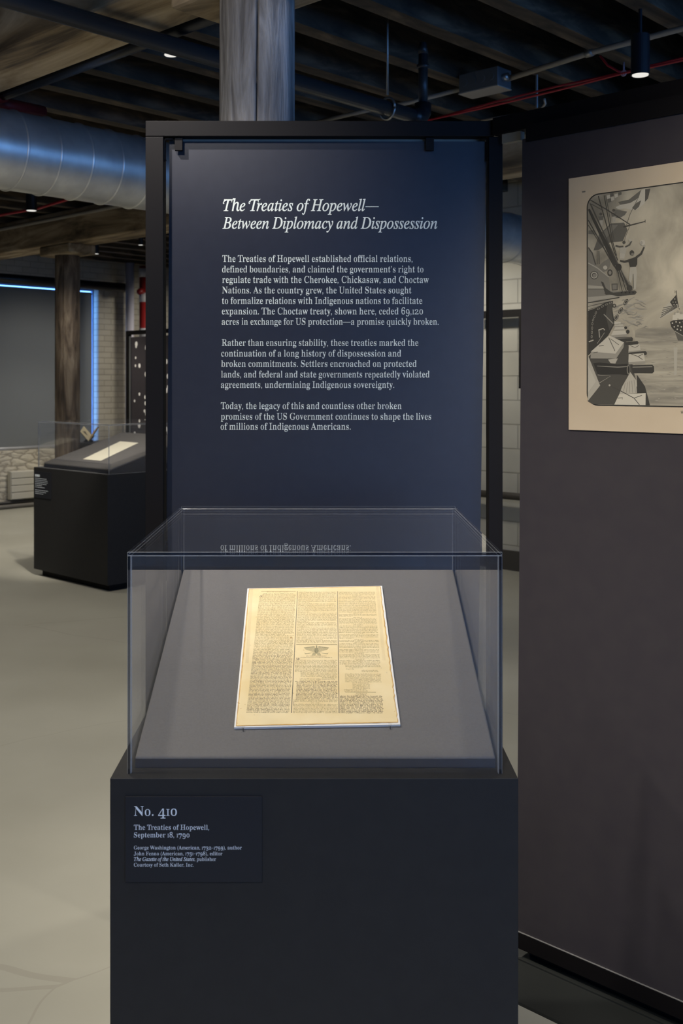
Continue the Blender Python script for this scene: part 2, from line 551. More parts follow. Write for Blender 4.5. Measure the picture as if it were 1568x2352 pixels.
def stroke2(pts, w):
    """outline of a pen stroke through page points; w: width or widths"""
    n = len(pts); ws = w if isinstance(w, (list, tuple)) else [w] * n
    L = []; R = []
    for i, (x, y) in enumerate(pts):
        ax, ay = pts[max(i - 1, 0)]; bx, by = pts[min(i + 1, n - 1)]
        dx, dy = bx - ax, by - ay; l = math.hypot(dx, dy) or 1
        L.append((x - dy / l * ws[i] / 2, y + dx / l * ws[i] / 2)); R.append((x + dy / l * ws[i] / 2, y - dx / l * ws[i] / 2))
    return L, R


def add_stroke(mb, pts, w, to3):
    L, R = stroke2(pts, w)
    n = len(L)
    mb.add([to3(*p) for p in L] + [to3(*p) for p in R], [(i, i + 1, n + i + 1, n + i) for i in range(n - 1)])


# ------------------------------------------------------------------ the room
def S(o): return tag(o, kind='structure')


A0, A1, B0, B1, BF, AI, ZT = -9.4, 7.0, -7.0, 5.09, 9.0, -3.6, 3.40
m = MB(); m.abox(A0 - .4, A1 + .3, B0 - .3, BF + .3, -.12, 0); S(m.build('floor', M_floor))
m = MB(); m.abox(A0 - .4, A1 + .3, B0 - .3, BF + .3, ZT, ZT + .1); S(m.build('ceiling', M_deck, base=C0, rot=TH))
# left wall with its window opening
WB0, WB1, WZ0, WZ1 = 3.3, 5.74, .70, 2.79
m = MB()
m.abox(A0 - .35, A0, B0, WB0, 0, ZT).abox(A0 - .35, A0, WB1, BF, 0, ZT).abox(A0 - .35, A0, WB0, WB1, WZ1, ZT)
S(m.build('wall_left', M_brick_b, base=C0, rot=TH))
m = MB(); m.abox(A0 - .35, A0, WB0, WB1, 0, WZ0); S(m.build('wall_left_sill', M_stone, base=C0, rot=TH))
m = MB(); m.abox(AI, A1, B1, B1 + .3, 0, ZT); S(m.build('wall_back', M_brick_a, base=C0, rot=TH))
m = MB(); m.abox(AI, AI + .25, B1 + .3, BF, 0, ZT); S(m.build('wall_inner', M_brick_b, base=C0, rot=TH))
m = MB(); m.abox(A0, AI, BF, BF + .3, 0, ZT); S(m.build('wall_far', M_brick_a, base=C0, rot=TH))
m = MB(); m.abox(A0, A1, B0 - .3, B0, 0, ZT); S(m.build('wall_front', M_brick_a, base=C0, rot=TH))
wins = [(-5.3, -2.9), (-2.2, -.2), (.4, 2.4), (2.9, 4.8)]
m = MB(); b = B0
for w0, w1 in wins:
    m.abox(A1, A1 + .3, b, w0, 0, ZT); m.abox(A1, A1 + .3, w0, w1, 0, .8); m.abox(A1, A1 + .3, w0, w1, 3.0, ZT); b = w1
m.abox(A1, A1 + .3, b, B1 + .3, 0, ZT)
S(m.build('wall_right', M_brick_b, base=C0, rot=TH))
for i, (w0, w1) in enumerate(wins):
    m = MB(); m.abox(A1 + .2, A1 + .22, w0, w1, .8, 3.0); p = S(m.build('window_%d' % (i + 2), M_sky, base=AB(A1 + .2, w0, .8), rot=TH))
    m = MB()
    for k in range(4):
        bb = w0 + (w1 - w0 - .05) * k / 3
        m.abox(A1 + .14, A1 + .19, bb, bb + .05, .8, 3.0)
    for zz in (.8, 1.9, 2.95): m.abox(A1 + .145, A1 + .185, w0, w1, zz, zz + .05)
    m.build('window_frame', M_whitepaint, p)
# the window of the left wall: daylight behind its frame
m = MB(); m.abox(A0 - .19, A0 - .17, WB0, WB1, WZ0, WZ1); w1o = S(m.build('window_1', M_sky, base=AB(A0 - .3, WB0, WZ0), rot=TH))
m = MB()
m.abox(A0 - .16, A0 - .12, WB1 - .02, WB1, WZ0, WZ1).abox(A0 - .16, A0 - .12, WB0, WB1, WZ0, WZ0 + .06)
m.abox(A0 - .16, A0 - .12, WB0, WB1, WZ1 - .025, WZ1).abox(A0 - .15, A0 - .12, WB0, WB1, WZ1 - .07, WZ1 - .055)
m.build('window_frame', mat('pale_window_frame', (.35, .50, .80), .5), w1o)
rb = thing('roller_blind', 'grey roller blind drawn down over the left window, blue daylight at its edges', 'blind', AB(A0 - .08, WB0, WZ0), TH)
m = MB(); m.abox(A0 - .072, A0 - .068, WB0 + .02, WB1 - .06, WZ0 + .03, WZ1 - .05); m.build('blind_fabric', M_shade, rb)
m = MB(); m.tube([AB(A0 - .08, WB0 + .02, WZ0 + .02), AB(A0 - .08, WB1 - .06, WZ0 + .02)], .028); m.build('bottom_bar', mat('bar_metal', (.42, .43, .45), .4, .5), rb, smooth=True)
m = MB(); m.tube([AB(A0 - .10, WB0 + .02, WZ1 - .06), AB(A0 - .10, WB1 - .06, WZ1 - .06)], .018); m.build('roller_tube', M_galv, rb, smooth=True)

# timber frame of the building
def column(name, label, a, b, r, mt, ztop, crack, seed):
    c = AB(a, b); rnd = random.Random(seed)
    m = MB(); n = 220; rows = 30; v = []; f = []
    ph = [rnd.uniform(0, 6.28) for _ in range(6)]
    for i in range(rows):
        z = ztop * i / (rows - 1)
        for k in range(n):
            t = 2 * math.pi * k / n
            rr = r * (1 + .018 * math.sin(2 * t + ph[0] + z * .4) + .012 * math.sin(5 * t + ph[1] + z) + .006 * math.sin(11 * t + ph[2] + 2 * z))
            if crack is not None:
                d = (t - crack - .05 * math.sin(z * 2.1 + 1) + math.pi) % (2 * math.pi) - math.pi
                if abs(d) < .032: rr -= r * .20 * (1 - abs(d) / .032)
            v.append(c + Vector((rr * math.cos(t), rr * math.sin(t), z)))
    for i in range(rows - 1):
        for k in range(n): f.append((i * n + k, i * n + (k + 1) % n, (i + 1) * n + (k + 1) % n, (i + 1) * n + k))
    f.append(tuple(range(n))[::-1]); f.append(tuple((rows - 1) * n + k for k in range(n)))
    m.add(v, f)
    return tag(m.build(name, mt, base=c, smooth=True), label, 'post')


ZB, ZS = 2.83, 2.737         # underside of beams, underside of the bolsters on the posts
column('timber_post', 'thick grey cracked timber post rising behind the navy text panel', 0, 0, .116, M_post, ZS, math.radians(-86), 3)
column('timber_post', 'brown weathered timber post in front of the blinded window at left', -6.15, 3.21, .117, M_post2, ZS, math.radians(-95), 5)
for (a, b, lab) in [(0, 0, 'short timber bolster block on top of the grey post'), (-6.15, 3.21, 'short tan bolster block on top of the brown post at left')]:
    m = MB(); m.abox(a - .255, a + .255, b - .145, b + .145, ZS, ZB)
    tag(m.build('post_bolster', M_beam, base=AB(a, b, ZS), rot=TH, bevel=.015), lab, 'bolster')
m = MB(); m.abox(A0, A1, -.145, .145, ZB, 3.13)
tag(m.build('ceiling_beam', M_beam, base=AB(0, 0, ZB), rot=TH, bevel=.012), 'broad stained timber beam crossing the top left of the ceiling above the grey post', 'beam')
m = MB(); m.abox(A0, A1, 3.065, 3.355, ZB, 3.13)
tag(m.build('ceiling_beam', M_beam, base=AB(0, 3.21, ZB), rot=TH, bevel=.012), 'far timber beam resting on the brown post at left, below the duct', 'beam')
jm = None
a = A0 + .25; k = 0
while a < A1 - .1:
    bend = BF if a < AI - .1 else B1
    if jm is None:
        m = MB(); m.abox(a, a + .09, B0, bend, 3.13, ZT)
        jm = m.build('ceiling_joist', M_joist, base=AB(a, 0, 3.13), rot=TH)
        tag(jm, 'dark rough timber joist running under the ceiling boards', 'joist', 'ceiling joists'); js = None
        first = jm
    else:
        if bend == B1 and js is None:
            m = MB(); m.abox(a, a + .09, B0, B1, 3.13, ZT)
            js = m.build('ceiling_joist', M_joist, base=AB(a, 0, 3.13), rot=TH)
            tag(js, 'dark rough timber joist running under the ceiling boards', 'joist', 'ceiling joists')
        else:
            c = (js if bend == B1 else jm).copy(); COL.objects.link(c); c.location = AB(a, 0, 3.13)
    # bridging between this joist and the next
    a += .41; k += 1
br = None
for kx in range(25, 40):
    aa = A0 + .25 + .41 * kx + .09
    if aa + .32 > A1: break
    for bb in (1.35, 2.35) if kx % 2 else (1.45, 2.25):
        if br is None:
            m = MB(); m.abox(aa, aa + .32, bb, bb + .05, 3.17, 3.36)
            br = tag(m.build('joist_bridging', M_joist, base=AB(aa, bb, 3.17), rot=TH), 'short dark timber block bridging two ceiling joists', 'bridging', 'bridging blocks between the joists')
        else:
            c = br.copy(); COL.objects.link(c); c.location = AB(aa, bb, 3.17)

# ------------------------------------------------------------------ services under the ceiling
def line_v(a, z, b0, b1): return [AB(a, b0, z), AB(a, b1, z)]


dt = thing('air_duct', 'large round galvanised ventilation duct crossing the left of the hall', 'duct', AB(-1.95, -6.5, 2.61), TH)
m = MB(); m.tube([AB(-1.95, -6.8, 2.61), AB(-1.95, 5.0, 2.61)], .18, 48, cap=False); m.build('duct_shell', M_duct, dt, smooth=True)
b = -1.6
while b < 4.8:
    m = MB(); m.tube([AB(-1.95, b, 2.61), AB(-1.95, b + .006, 2.61), AB(-1.95, b + .012, 2.61)], [.1805, .1865, .1805], 48, cap=False)
    m.build('seam_ring', M_duct, dt, smooth=True); b += .17 if int(b * 10) % 3 else .30
pa = -.63; pz = 2.775
sp = thing('sprinkler_pipe', 'long dark sprinkler pipe passing behind the grey post to an elbow', 'pipe', AB(pa, -4, pz), TH)
pe = atz(978, 268, pz)                      # the elbow
bend = (pe - C0).dot(V)
m = MB(); m.tube(line_v(pa, pz, -6.8, bend - .03), .033, 16); m.build('pipe', mat('dark_blue_pipe', (.034, .034, .036), .35), sp, smooth=True)
m = MB(); p = AB(pa, bend, pz)
m.tube([p - V * .06, p - V * .03, p + V * .0 + Vector((0, 0, .006)), p + V * .02 + Vector((0, 0, .03)), p + V * .022 + Vector((0, 0, .07))], .040, 14); m.build('elbow', M_blackpipe, sp, smooth=True)
q = p + V * .022
m = MB(); m.tube([q + Vector((0, 0, .06)), q + Vector((0, 0, .30))], .022, 14).tube([q + Vector((0, 0, .235)), q + Vector((0, 0, .25))], .030, 14)
m.tube([q + Vector((0, 0, .30)), q + Vector((0, 0, .355))], [.024, .016], 14); m.build('riser', mat('dark_blue_pipe', (0, 0, 0)), sp, smooth=True)
hg = atz(907, 245, pz)
hb = (hg - C0).dot(V)
h = thing('pipe_hanger', 'thin steel hanger rod with a clevis ring holding the dark sprinkler pipe', 'hanger', AB(pa, hb, pz), TH)
m = MB(); m.tube([AB(pa, hb, pz + .06), AB(pa, hb, ZT)], .005, 8); m.build('rod', M_galv, h, smooth=True)
m = MB(); c = AB(pa, hb, pz)
m.tube([c + (U * math.cos(t) * .042 + Vector((0, 0, 1)) * math.sin(t) * .048) for t in [2 * math.pi * i / 20 for i in range(21)]], .006, 8); m.build('clevis_ring', M_galv, h, smooth=True)
cp = thing('fire_pipe', 'dark fire pipe with a red elbow running along the near beam at upper left', 'pipe', AB(-2, .21, 2.855), TH)
m = MB(); m.tube([AB(-1.98, .21, 2.855), AB(-.05, .21, 2.855)], .027, 14); m.build('pipe', M_blackpipe, cp, smooth=True)
p = AB(-1.98, .21, 2.855); m = MB(); m.tube([p + U * .05, p - U * .02, p - U * .07 + V * .01, p - U * .10 + V * .04, p - U * .11 + V * .09, p - U * .11 + V * .3], .034, 14)
m.build('elbow', mat('dark_red_fitting', (.14, .015, .015), .4), cp, smooth=True)
P = [AB(-9.3, 3.03, 3.06), AB(2, 3.03, 3.06)]
m = MB(); m.tube(P, .018, 10); tag(m.build('conduit', M_conduit, base=P[0], rot=TH, smooth=True), 'pale conduit fixed along the top of the far timber beam', 'conduit')
P = [atz(-60, 508, 2.98), atz(0, 494, 2.98), atz(90, 478, 2.98), atz(175, 452, 2.98)]
m = MB(); m.tube(P, .012, 8); tag(m.build('red_cable', M_red, base=P[0], smooth=True), 'red cable bundle passing behind the small downlight at far left', 'cable')

cz = 3.09
cd = thing('conduit', 'pale steel conduit rising across the ceiling to the upper right, through the metal junction box', 'conduit', atz(752, 275, cz))
m = MB(); m.tube([atz(700, 287, cz), atz(838, 255, cz), atz(938, 236, cz), atz(1066, 203, cz)], .0115, 10)
m.tube([atz(1160, 183, cz), atz(1352, 122, cz), atz(1568, 65, cz), atz(1750, 5, cz)], .0135, 10); m.build('tube', M_conduit, cd, smooth=True)
m = MB(); e = atz(1353, 122, cz); d = (atz(1568, 65, cz) - e).normalized(); m.tube([e - d * .02, e + d * .02], .018, 10); m.build('coupling', M_galv, cd, smooth=True)
jb0 = atz(1113, 190, cz)
jb = thing('junction_box', 'square steel junction box with knockouts on the ceiling conduit', 'junction box', jb0 - Vector((0, 0, .05)), TH)
m = MB(); o0 = jb0
def JB(x, y, z): return o0 + U * x + V * y + Vector((0, 0, z))
m.hexa([JB(-.12, -.06, -.045), JB(.12, -.06, -.045), JB(.12, .06, -.045), JB(-.12, .06, -.045), JB(-.12, -.06, .05), JB(.12, -.06, .05), JB(.12, .06, .05), JB(-.12, .06, .05)])
m.build('box', mat('dull_galvanised', (.20, .22, .24), .45, .6), jb, bevel=.003)
m = MB()
for x in (-.085, -.03, .025, .08): m.tube([JB(x, -.060, .004), JB(x, -.0635, .004)], .019, 16)
m.build('knockout', mat('dull_galvanised', (0, 0, 0)), jb)
m = MB(); m.hexa([JB(-.122, -.062, -.05), JB(.122, -.062, -.05), JB(.122, .062, -.05), JB(-.122, .062, -.05), JB(-.122, -.062, -.045), JB(.122, -.062, -.045), JB(.122, .062, -.045), JB(-.122, .062, -.045)])
m.build('cover', mat('cover_plate', (.40, .37, .32), .5), jb)
m = MB(); m.tube([JB(.12, -.01, .0), JB(.15, -.01, .0)], .02, 12); m.build('connector', M_galv, jb, smooth=True)

cz2 = 2.98
for i, (pts, lab) in enumerate([([(960, 281), (1130, 243), (1280, 207), (1432, 168), (1568, 138), (1720, 104)], 'lower red fire-alarm cable slung under the joists at upper right'),
                                ([(985, 276), (1130, 236), (1280, 198), (1430, 167), (1568, 133), (1720, 98)], 'upper red fire-alarm cable slung beside the lower one')]):
    P = [atz(x, y, cz2 + .02 * i) for x, y in pts]
    m = MB(); m.tube(P, .006, 8); tag(m.build('red_cable', M_red, base=P[0], smooth=True), lab, 'cable')
P = [atz(1378, 128, 3.10), atz(1395, 150, 3.05), atz(1418, 163, 3.0), atz(1432, 169, 2.99)]
m = MB(); m.tube(P, .0055, 8); tag(m.build('red_cable', M_red, base=P[0], smooth=True), 'short red cable dropping from the conduit to the bundle beside the black downlight', 'cable')
ct = atz(1432, 168, cz2)
m = MB(); m.tube([ct + Vector((0, 0, .05)), ct + Vector((0, 0, -.012))], .004, 8); m.tube([ct + U * .012 * math.cos(t) + Vector((0, 0, .012 * math.sin(t))) for t in [i * .628 for i in range(11)]], .004, 6)
tag(m.build('cable_clip', mat('clip_grey', (.45, .3, .35), .5), base=ct, smooth=True), 'small clip holding the red cables near the black downlight', 'clip')
P = [atz(1105, 277, 2.95), atz(1160, 267, 2.95), atz(1228, 257, 2.95)]
P2 = [atz(1228, 257, 2.95), atz(1244, 249, 2.95), atz(1252, 238, 2.955), atz(1250, 228, 2.965)]
m = MB(); m.tube(P + P2[1:], .006, 8); tag(m.build('flex_conduit', M_conduit, base=P[0], smooth=True), 'thin pale conduit curling up at its end just above the partition corner', 'conduit')
p = atz(1232, 248, 2.96); m = MB(); m.tube([p, p + Vector((0, 0, .17))], .007, 8); tag(m.build('conduit_strap', M_galv, base=p), 'small bright steel strap by the curled conduit end', 'strap')

def downlight(px, py, z, r, label, h=.17):
    c = atz(px, py, z)
    t = thing('downlight', label, 'lamp', c, 0, 'cylinder downlights')
    m = MB(); m.lathe(c, [(r * .90, .006), (r, 0), (r, .02), (r, h), (r * .5, h + .004), (.008, h + .006), (.008, 3.13 - z)], 28); m.build('housing', mat('downlight_black', (.012, .014, .02), .4), t, smooth=False)
    m = MB(); m.lathe(c, [(r * .86, -.0006), (r * .86, .004)], 28); m.build('lens', M_lens, t)
    return t


downlight(1470, 173, 2.85, .039, 'black cylinder downlight with a glowing face at the upper right above the partition')
downlight(72, 484, 2.85, .041, 'small black cylinder downlight under the duct at far left')
downlight(392, 127, 2.80, .028, 'downlight half hidden by the sprinkler pipe at upper left')
downlight(221, 583, 2.78, .024, 'tiny distant downlight right of the brown post top', .1)
downlight(323, 563, 2.78, .022, 'tiny distant downlight just left of the black frame', .1)

# ------------------------------------------------------------------ far left: pipes, radiator, wall things
def apipe(name, lab, cat, path, r, mt, n=14):
    m = MB(); m.tube(path, r, n); return tag(m.build(name, mt, base=path[0], rot=TH, smooth=True), lab, cat)


za = 2.80
p0 = at(-60, 622, 12.2); p1 = at(330, 657, 13.45)
apipe('heating_pipe', 'fat black horizontal pipe across the top of the blinded window', 'pipe', [AB(-9.08, 3.5, za), AB(-9.08, 5.95, za)], .058, M_blackpipe)
m = MB()
rd = thing('radiator', 'cream ribbed radiator under the window, partly hidden by the far plinth', 'radiator', AB(-9.33, 4.4, .08), TH)
m.abox(-9.38, -9.30, 4.40, 5.6, .10, .45); m.build('panel', M_radiator, rd, bevel=.008)
for i in range(4):
    m = MB(); z = .105 + i * .087; m.abox(-9.302, -9.286, 4.405, 5.595, z, z + .078); m.build('rib', M_radiator, rd, bevel=.006)
apipe('floor_pipe', 'dark heating pipe along the wall just above the floor under the radiator', 'pipe', [AB(-9.33, 3.2, .065), AB(-9.33, 6.2, .065)], .022, mat('rusty_pipe', (.05, .045, .04), .6))
apipe('floor_pipe', 'lower grey heating pipe lying on the floor along the left wall', 'pipe', [AB(-9.24, 3.2, .028), AB(-9.24, 6.2, .028)], .026, mat('grey_pipe', (.14, .13, .115), .6))
apipe('white_pipe', 'white vertical pipe on the brick wall above the dotted panel', 'pipe', [at(298, 1000, 13.6).xy.to_3d(), at(298, 1000, 13.6).xy.to_3d() + Vector((0, 0, 3.1))], .055, mat('lilac_white', (.55, .54, .62), .5))
rp0 = at(330, 900, 13.95).xy.to_3d()
rp = thing('standpipe', 'red fire standpipe with white bands beside the dotted panel', 'standpipe', rp0)
m = MB(); m.tube([rp0, rp0 + Vector((0, 0, 3.1))], .06, 16); m.build('riser', M_redpaint, rp, smooth=True)
for z in (2.15, 2.62, 2.95):
    m = MB(); m.tube([rp0 + Vector((0, 0, z)), rp0 + Vector((0, 0, z + .12))], .063, 16); m.build('band', M_whitepaint, rp, smooth=True)
m = MB(); m.tube([rp0 + Vector((0, 0, 2.76)), rp0 + Vector((-.02, -.12, 2.76)), rp0 + Vector((-.02, -.2, 2.74))], .04, 12); m.build('valve', M_redpaint, rp, smooth=True)
# the dotted panel in a black frame
sf = thing('dotted_display', 'distant black frame holding a dark panel with scattered white dots', 'display', AB(-8.4, 5.5, 0), TH)
z1 = 2.14
m = MB(); m.abox(-8.42, -8.37, 5.48, 5.53, 0, z1); m.build('post', M_black, sf)
m = MB(); m.abox(-6.85, -6.80, 5.48, 5.53, 0, z1); m.build('post', M_black, sf)
m = MB(); m.abox(-8.42, -6.80, 5.48, 5.53, z1, z1 + .05); m.build('top_rail', M_black, sf)
m = MB(); m.abox(-8.36, -8.335, 5.488, 5.498, .75, z1 - .02); m.build('edge_strip', M_galv, sf)
m = MB(); m.abox(-8.33, -6.88, 5.50, 5.515, .06, z1 - .03); rnd = random.Random(11); m.mi = 1
for i in range(120):
    aa = rnd.uniform(-8.28, -6.95); zz = rnd.uniform(.5, 2.05); r = rnd.uniform(.014, .028)
    m.poly([AB(aa + r * math.cos(t), 5.4985, zz + r * 1.2 * math.sin(t)) for t in [i * math.pi / 4 for i in range(8)]])
m.build('dotted_panel', [M_part, M_white], sf)
# things seen through the slit at the right
apipe('rail_pipe', 'dark pipe along the white block wall seen through the slit beside the partition', 'pipe', [AB(-3.3, 5.0, .62), AB(-1.2, 5.0, .62)], .03, mat('rusty_pipe', (0, 0, 0)))
m = MB(); m.abox(-2.75, -1.4, 4.95, 4.99, 2.08, 2.14).abox(-2.30, -2.25, 4.95, 4.99, 1.5, 2.08)
tag(m.build('black_bracket', M_black, base=AB(-2.3, 4.97, 2), rot=TH), 'black bar fixed high on the white block wall, seen through the right slit', 'bar')
m = MB(); m.abox(AI, A1, B1 - .03, B1, 0, .16); S(m.build('baseboard_back', mat('dark_baseboard', (.06, .055, .05), .6), base=AB(0, B1, 0), rot=TH))


# ------------------------------------------------------------------ the framed text panel
YP = 2.94


def PN(px, py, off=0.0): return at(px, py, YP - off) if not off else EYE + ray(px, py) * (YP - off)


YF = 2.915                                   # front of the frame
def fx(px): return (px - CX) / FPX * YF
def fz(py): return EYE.z + (HY - py) / FPX * YF


fr = thing('panel_frame', 'black square-tube steel frame standing around the navy text panel', 'frame', (0.0, YF, 0))
m = MB(); m.box(fx(334), fx(1135), YF, YF + .05, fz(313), fz(277)); m.build('top_rail', M_black, fr, bevel=.002)
m = MB(); m.box(fx(334), fx(375), YF, YF + .05, 0.012, fz(314)); m.build('post', M_black, fr, bevel=.0015)
m = MB(); m.box(fx(1122), fx(1154), YF, YF + .05, 0.012, fz(314)); m.build('post', M_black, fr, bevel=.0015)
m = MB(); m.box(fx(375), fx(1122), YF, YF + .05, .012, .06); m.build('bottom_rail', M_black, fr, bevel=.0015)
m = MB(); m.box(fx(384), fx(1118), YF + .034, YF + .046, fz(324), fz(313.5)); m.build('hanging_strip', mat('beige_strip', (.30, .28, .23), .6), fr)
for x0, x1 in ((400, 418), (978, 997)):
    m = MB(); m.box(fx(x0), fx(x1), YF + .008, YF + .018, fz(344), fz(314)); m.build('panel_clip', M_black, fr, bevel=.001)
for sx in (0, 1):
    m = MB()
    if not sx:
        m.tube([(fx(378), YF + .012, fz(368)), (fx(375.5), YF + .012, fz(362)), (fx(375.5), YF + .012, fz(322)), (fx(379), YF + .012, fz(317)), (fx(396), YF + .012, fz(317))], .004, 8)
    else:
        m.tube([(fx(1119.5), YF + .012, fz(368)), (fx(1121), YF + .012, fz(362)), (fx(1121), YF + .012, fz(322)), (fx(1117), YF + .012, fz(317)), (fx(1102), YF + .012, fz(317))], .004, 8)
    m.build('corner_bracket', M_black, fr, smooth=True)
for px in (368, 1130):
    m = MB(); x = fx(px); m.box(x - .05, x + .05, YF - .03, YF + .16, 0, .012); m.build('foot_plate', M_black, fr, bevel=.002)

tp = thing('text_panel', 'navy upright panel lettered about the treaties, hung in the black frame', 'panel', PN(750, 2080))
c = [PN(378, 2090), PN(1089, 2090), PN(1117, 325), PN(389, 325)]
m = MB(); m.slab(c, (0, .006, 0)); m.build('panel_sheet', M_panel, tp)
T3 = lambda px, py: PN(px, py, .0006)
hd = MB()
SZ = 38.0
textrun(hd, [('The Treaties of Hopewell\u2014', 'italic')], 513, 869.5, 484.4, SZ, T3)
textrun(hd, [('Between Diplomacy and Dispossession', 'italic')], 510.7, 1004, 525.2, SZ, T3)
T4 = lambda px, py: PN(px, py, .0009)
add_stroke(hd, [(523, 459.5), (518, 460.5), (514, 463), (512.6, 466.5), (514.5, 468)], [1, 1.6, 2, 2.2, 2.4], T4)
add_stroke(hd, [(582, 459.5), (576, 460.5), (572.5, 463), (571.5, 466.5), (573.5, 468)], [1, 1.6, 2, 2.2, 2.4], T4)
add_stroke(hd, [(526, 460), (533, 459.5), (538, 457)], [2, 1.8, .9], T4)
add_stroke(hd, [(586, 460), (593, 459.5), (598, 457)], [2, 1.8, .9], T4)
hd.build('heading', M_letter, tp)
paras = [[('The Treaties of Hopewell established official relations,', 510.5, 947, 601.5),
          ('defined boundaries, and claimed the government\u2019s right to', 510, 972, 625.6),
          ('regulate trade with the Cherokee, Chickasaw, and Choctaw', 510, 984.5, 649.7),
          ('Nations. As the country grew, the United States sought', 510, 944.6, 673.8),
          ('to formalize relations with Indigenous nations to facilitate', 509.5, 969.5, 698),
          ('expansion. The Choctaw treaty, shown here, ceded 69,120', 509, 971, 722),
          ('acres in exchange for US protection\u2014a promise quickly broken.', 509, 1007, 746)],
         [('Rather than ensuring stability, these treaties marked the', 509, 960.4, 794.4),
          ('continuation of a long history of dispossession and', 508, 920.8, 818.9),
          ('broken commitments. Settlers encroached on protected', 508, 956.3, 842.7),
          ('lands, and federal and state governments repeatedly violated', 507.5, 986, 867),
          ('agreements, undermining Indigenous sovereignty.', 507, 905, 891)],
         [('Today, the legacy of this and countless other broken', 507, 922, 939.4),
          ('promises of the US Government continues to shape the lives', 507, 989.7, 963.9),
          ('of millions of Indigenous Americans.', 506.5, 805, 986.8)]]
for pr in paras:
    m = MB()
    for s, l, r, bl in pr: textrun(m, [(s, 'roman')], l, r, bl, 22.6, T3)
    m.build('paragraph', M_letter, tp)

# ------------------------------------------------------------------ the partition at the right with its print
PB = .18
PP0 = AB(0, PB, 0); PNR = -V


def PW(px, py, off=0.0): return hit(px, py, PP0 + PNR * off, PNR)


pa0 = (PW(1194, 1200) - C0).dot(U)
pt = thing('partition', 'tall dark charcoal partition wall standing at the right', 'partition', AB(pa0 + 1.5, PB, 0), TH)
ab_, at_ = (PW(1186, 2150) - C0).dot(U), (PW(1199, 320) - C0).dot(U)
m = MB(); m.slab([AB(ab_, PB, .078), AB(5.2, PB, .078), AB(5.2, PB, 2.20), AB(at_, PB, 2.20)], V * .03); m.build('panel', M_part, pt)
ca = (atz(1136, 300, 2.25) - C0).dot(U)
m = MB(); m.abox(.735, 5.2, PB + .03, PB + .085, 2.235, 2.283); m.build('top_rail', M_black, pt, bevel=.002)
m = MB(); m.abox(pa0 + .02, 5.2, PB - .004, PB + .07, 2.19, 2.235); m.build('head_track', M_black, pt)
m = MB(); m.abox(ab_ + .005, 5.2, PB - .003, PB + .05, .032, .076); m.build('bottom_rail', M_black, pt, bevel=.002)
m = MB(); m.abox(ab_, 5.2, PB - .0035, PB + .01, .0766, .0782); m.build('edge_highlight', mat('edge_highlight_metal', (.45, .44, .42), .35, .6), pt)  # strip added to draw the bright highlight along the panel's lower edge
m = MB(); m.abox(pa0 + .01, 5.2, PB + .03, PB + .06, .008, .04); m.build('gap_filler', mat('void_black', (.004, .004, .004), .9), pt)  # near-black filler added to draw the dark gap under the rail
m = MB(); m.abox(pa0 - .08, 5.2, PB - .172, PB + .12, 0, .008).abox(pa0 - .05, 5.2, PB - .012, PB - .004, .008, .012); m.build('base_plate', mat('steel_base_plate', srgb(38, 40, 38), .5), pt)
m = MB(); m.abox(.76, .82, PB + .04, PB + .06, 2.21, 2.235); m.build('corner_clip', mat('beige_strip', (0, 0, 0)), pt)

wp = thing('wall_print', 'large sepia harbour engraving with warship and cannons on the charcoal partition', 'print', PW(1440, 992), TH)
q = [PW(1307, 411), PW(1307, 987)]
s0 = (q[0] - C0).dot(U); zt, zb = q[0].z, (q[1].z + PW(1568, 996).z) / 2
zt = (zt + PW(1568, 371).z) / 2
s1 = s0 + 1.15


def WS(s, z, off): return AB(s, PB, z) + PNR * off


m = MB(); m.slab([WS(s0, zb, .0015), WS(s1, zb, .0015), WS(s1, zt, .0015), WS(s0, zt, .0015)], PNR * .002)
m.build('paper', mat('buff_paper', (.50, .40, .275), .8, c2=(.55, .45, .32), scale=(5, 5, 5)), wp)
OFF = [.0037]


def cw(x, y): return (1280 + x / 3.5625, 360 + y / 3.5625)


def art_mat(t):
    return mat('ink_%02d' % int(t * 100), (t * .96, t * .88, t * .70), .85)


def cloudmat(kind):
    m = bpy.data.materials.new('engraved_' + kind); m.use_nodes = True
    nt = m.node_tree; b = nt.nodes['Principled BSDF']; N = nt.nodes.new; L = nt.links.new
    tc = N('ShaderNodeTexCoord'); mp = N('ShaderNodeMapping'); mp.inputs['Scale'].default_value = (7, 7, 7) if kind == 'sky' else (6, 6, 60)
    n1 = N('ShaderNodeTexNoise'); n1.inputs['Scale'].default_value = 1; n1.inputs['Detail'].default_value = 7; n1.inputs['Distortion'].default_value = .7
    rp = N('ShaderNodeValToRGB'); e = rp.color_ramp.elements
    e[0].position = .30; e[0].color = (.16, .145, .11, 1); e[1].position = .66; e[1].color = (.52, .46, .34, 1)
    if kind == 'water': e[0].color = (.20, .18, .14, 1); e[1].color = (.40, .36, .27, 1)
    L(tc.outputs['Object'], mp.inputs[0]); L(mp.outputs[0], n1.inputs[0]); L(n1.outputs['Fac'], rp.inputs[0]); L(rp.outputs[0], b.inputs['Base Color'])
    b.inputs['Roughness'].default_value = .85
    return m


# picture field with rounded corners, in wall coordinates
f0 = (PW(*cw(258, 900)) - C0).dot(U) - .002; ft = PW(*cw(330, 313)).z; fb = (PW(*cw(400, 2030)).z)
f1 = s1 - (f0 - s0); R0 = .032


def rrect(x0, x1, y0, y1, r, off):
    pts = []
    for cx, cy, a0 in ((x1 - r, y0 + r, -90), (x1 - r, y1 - r, 0), (x0 + r, y1 - r, 90), (x0 + r, y0 + r, 180)):
        for i in range(9):
            t = math.radians(a0 + i * 90 / 8); pts.append(WS(cx + r * math.cos(t), cy + r * math.sin(t), off))
    return pts


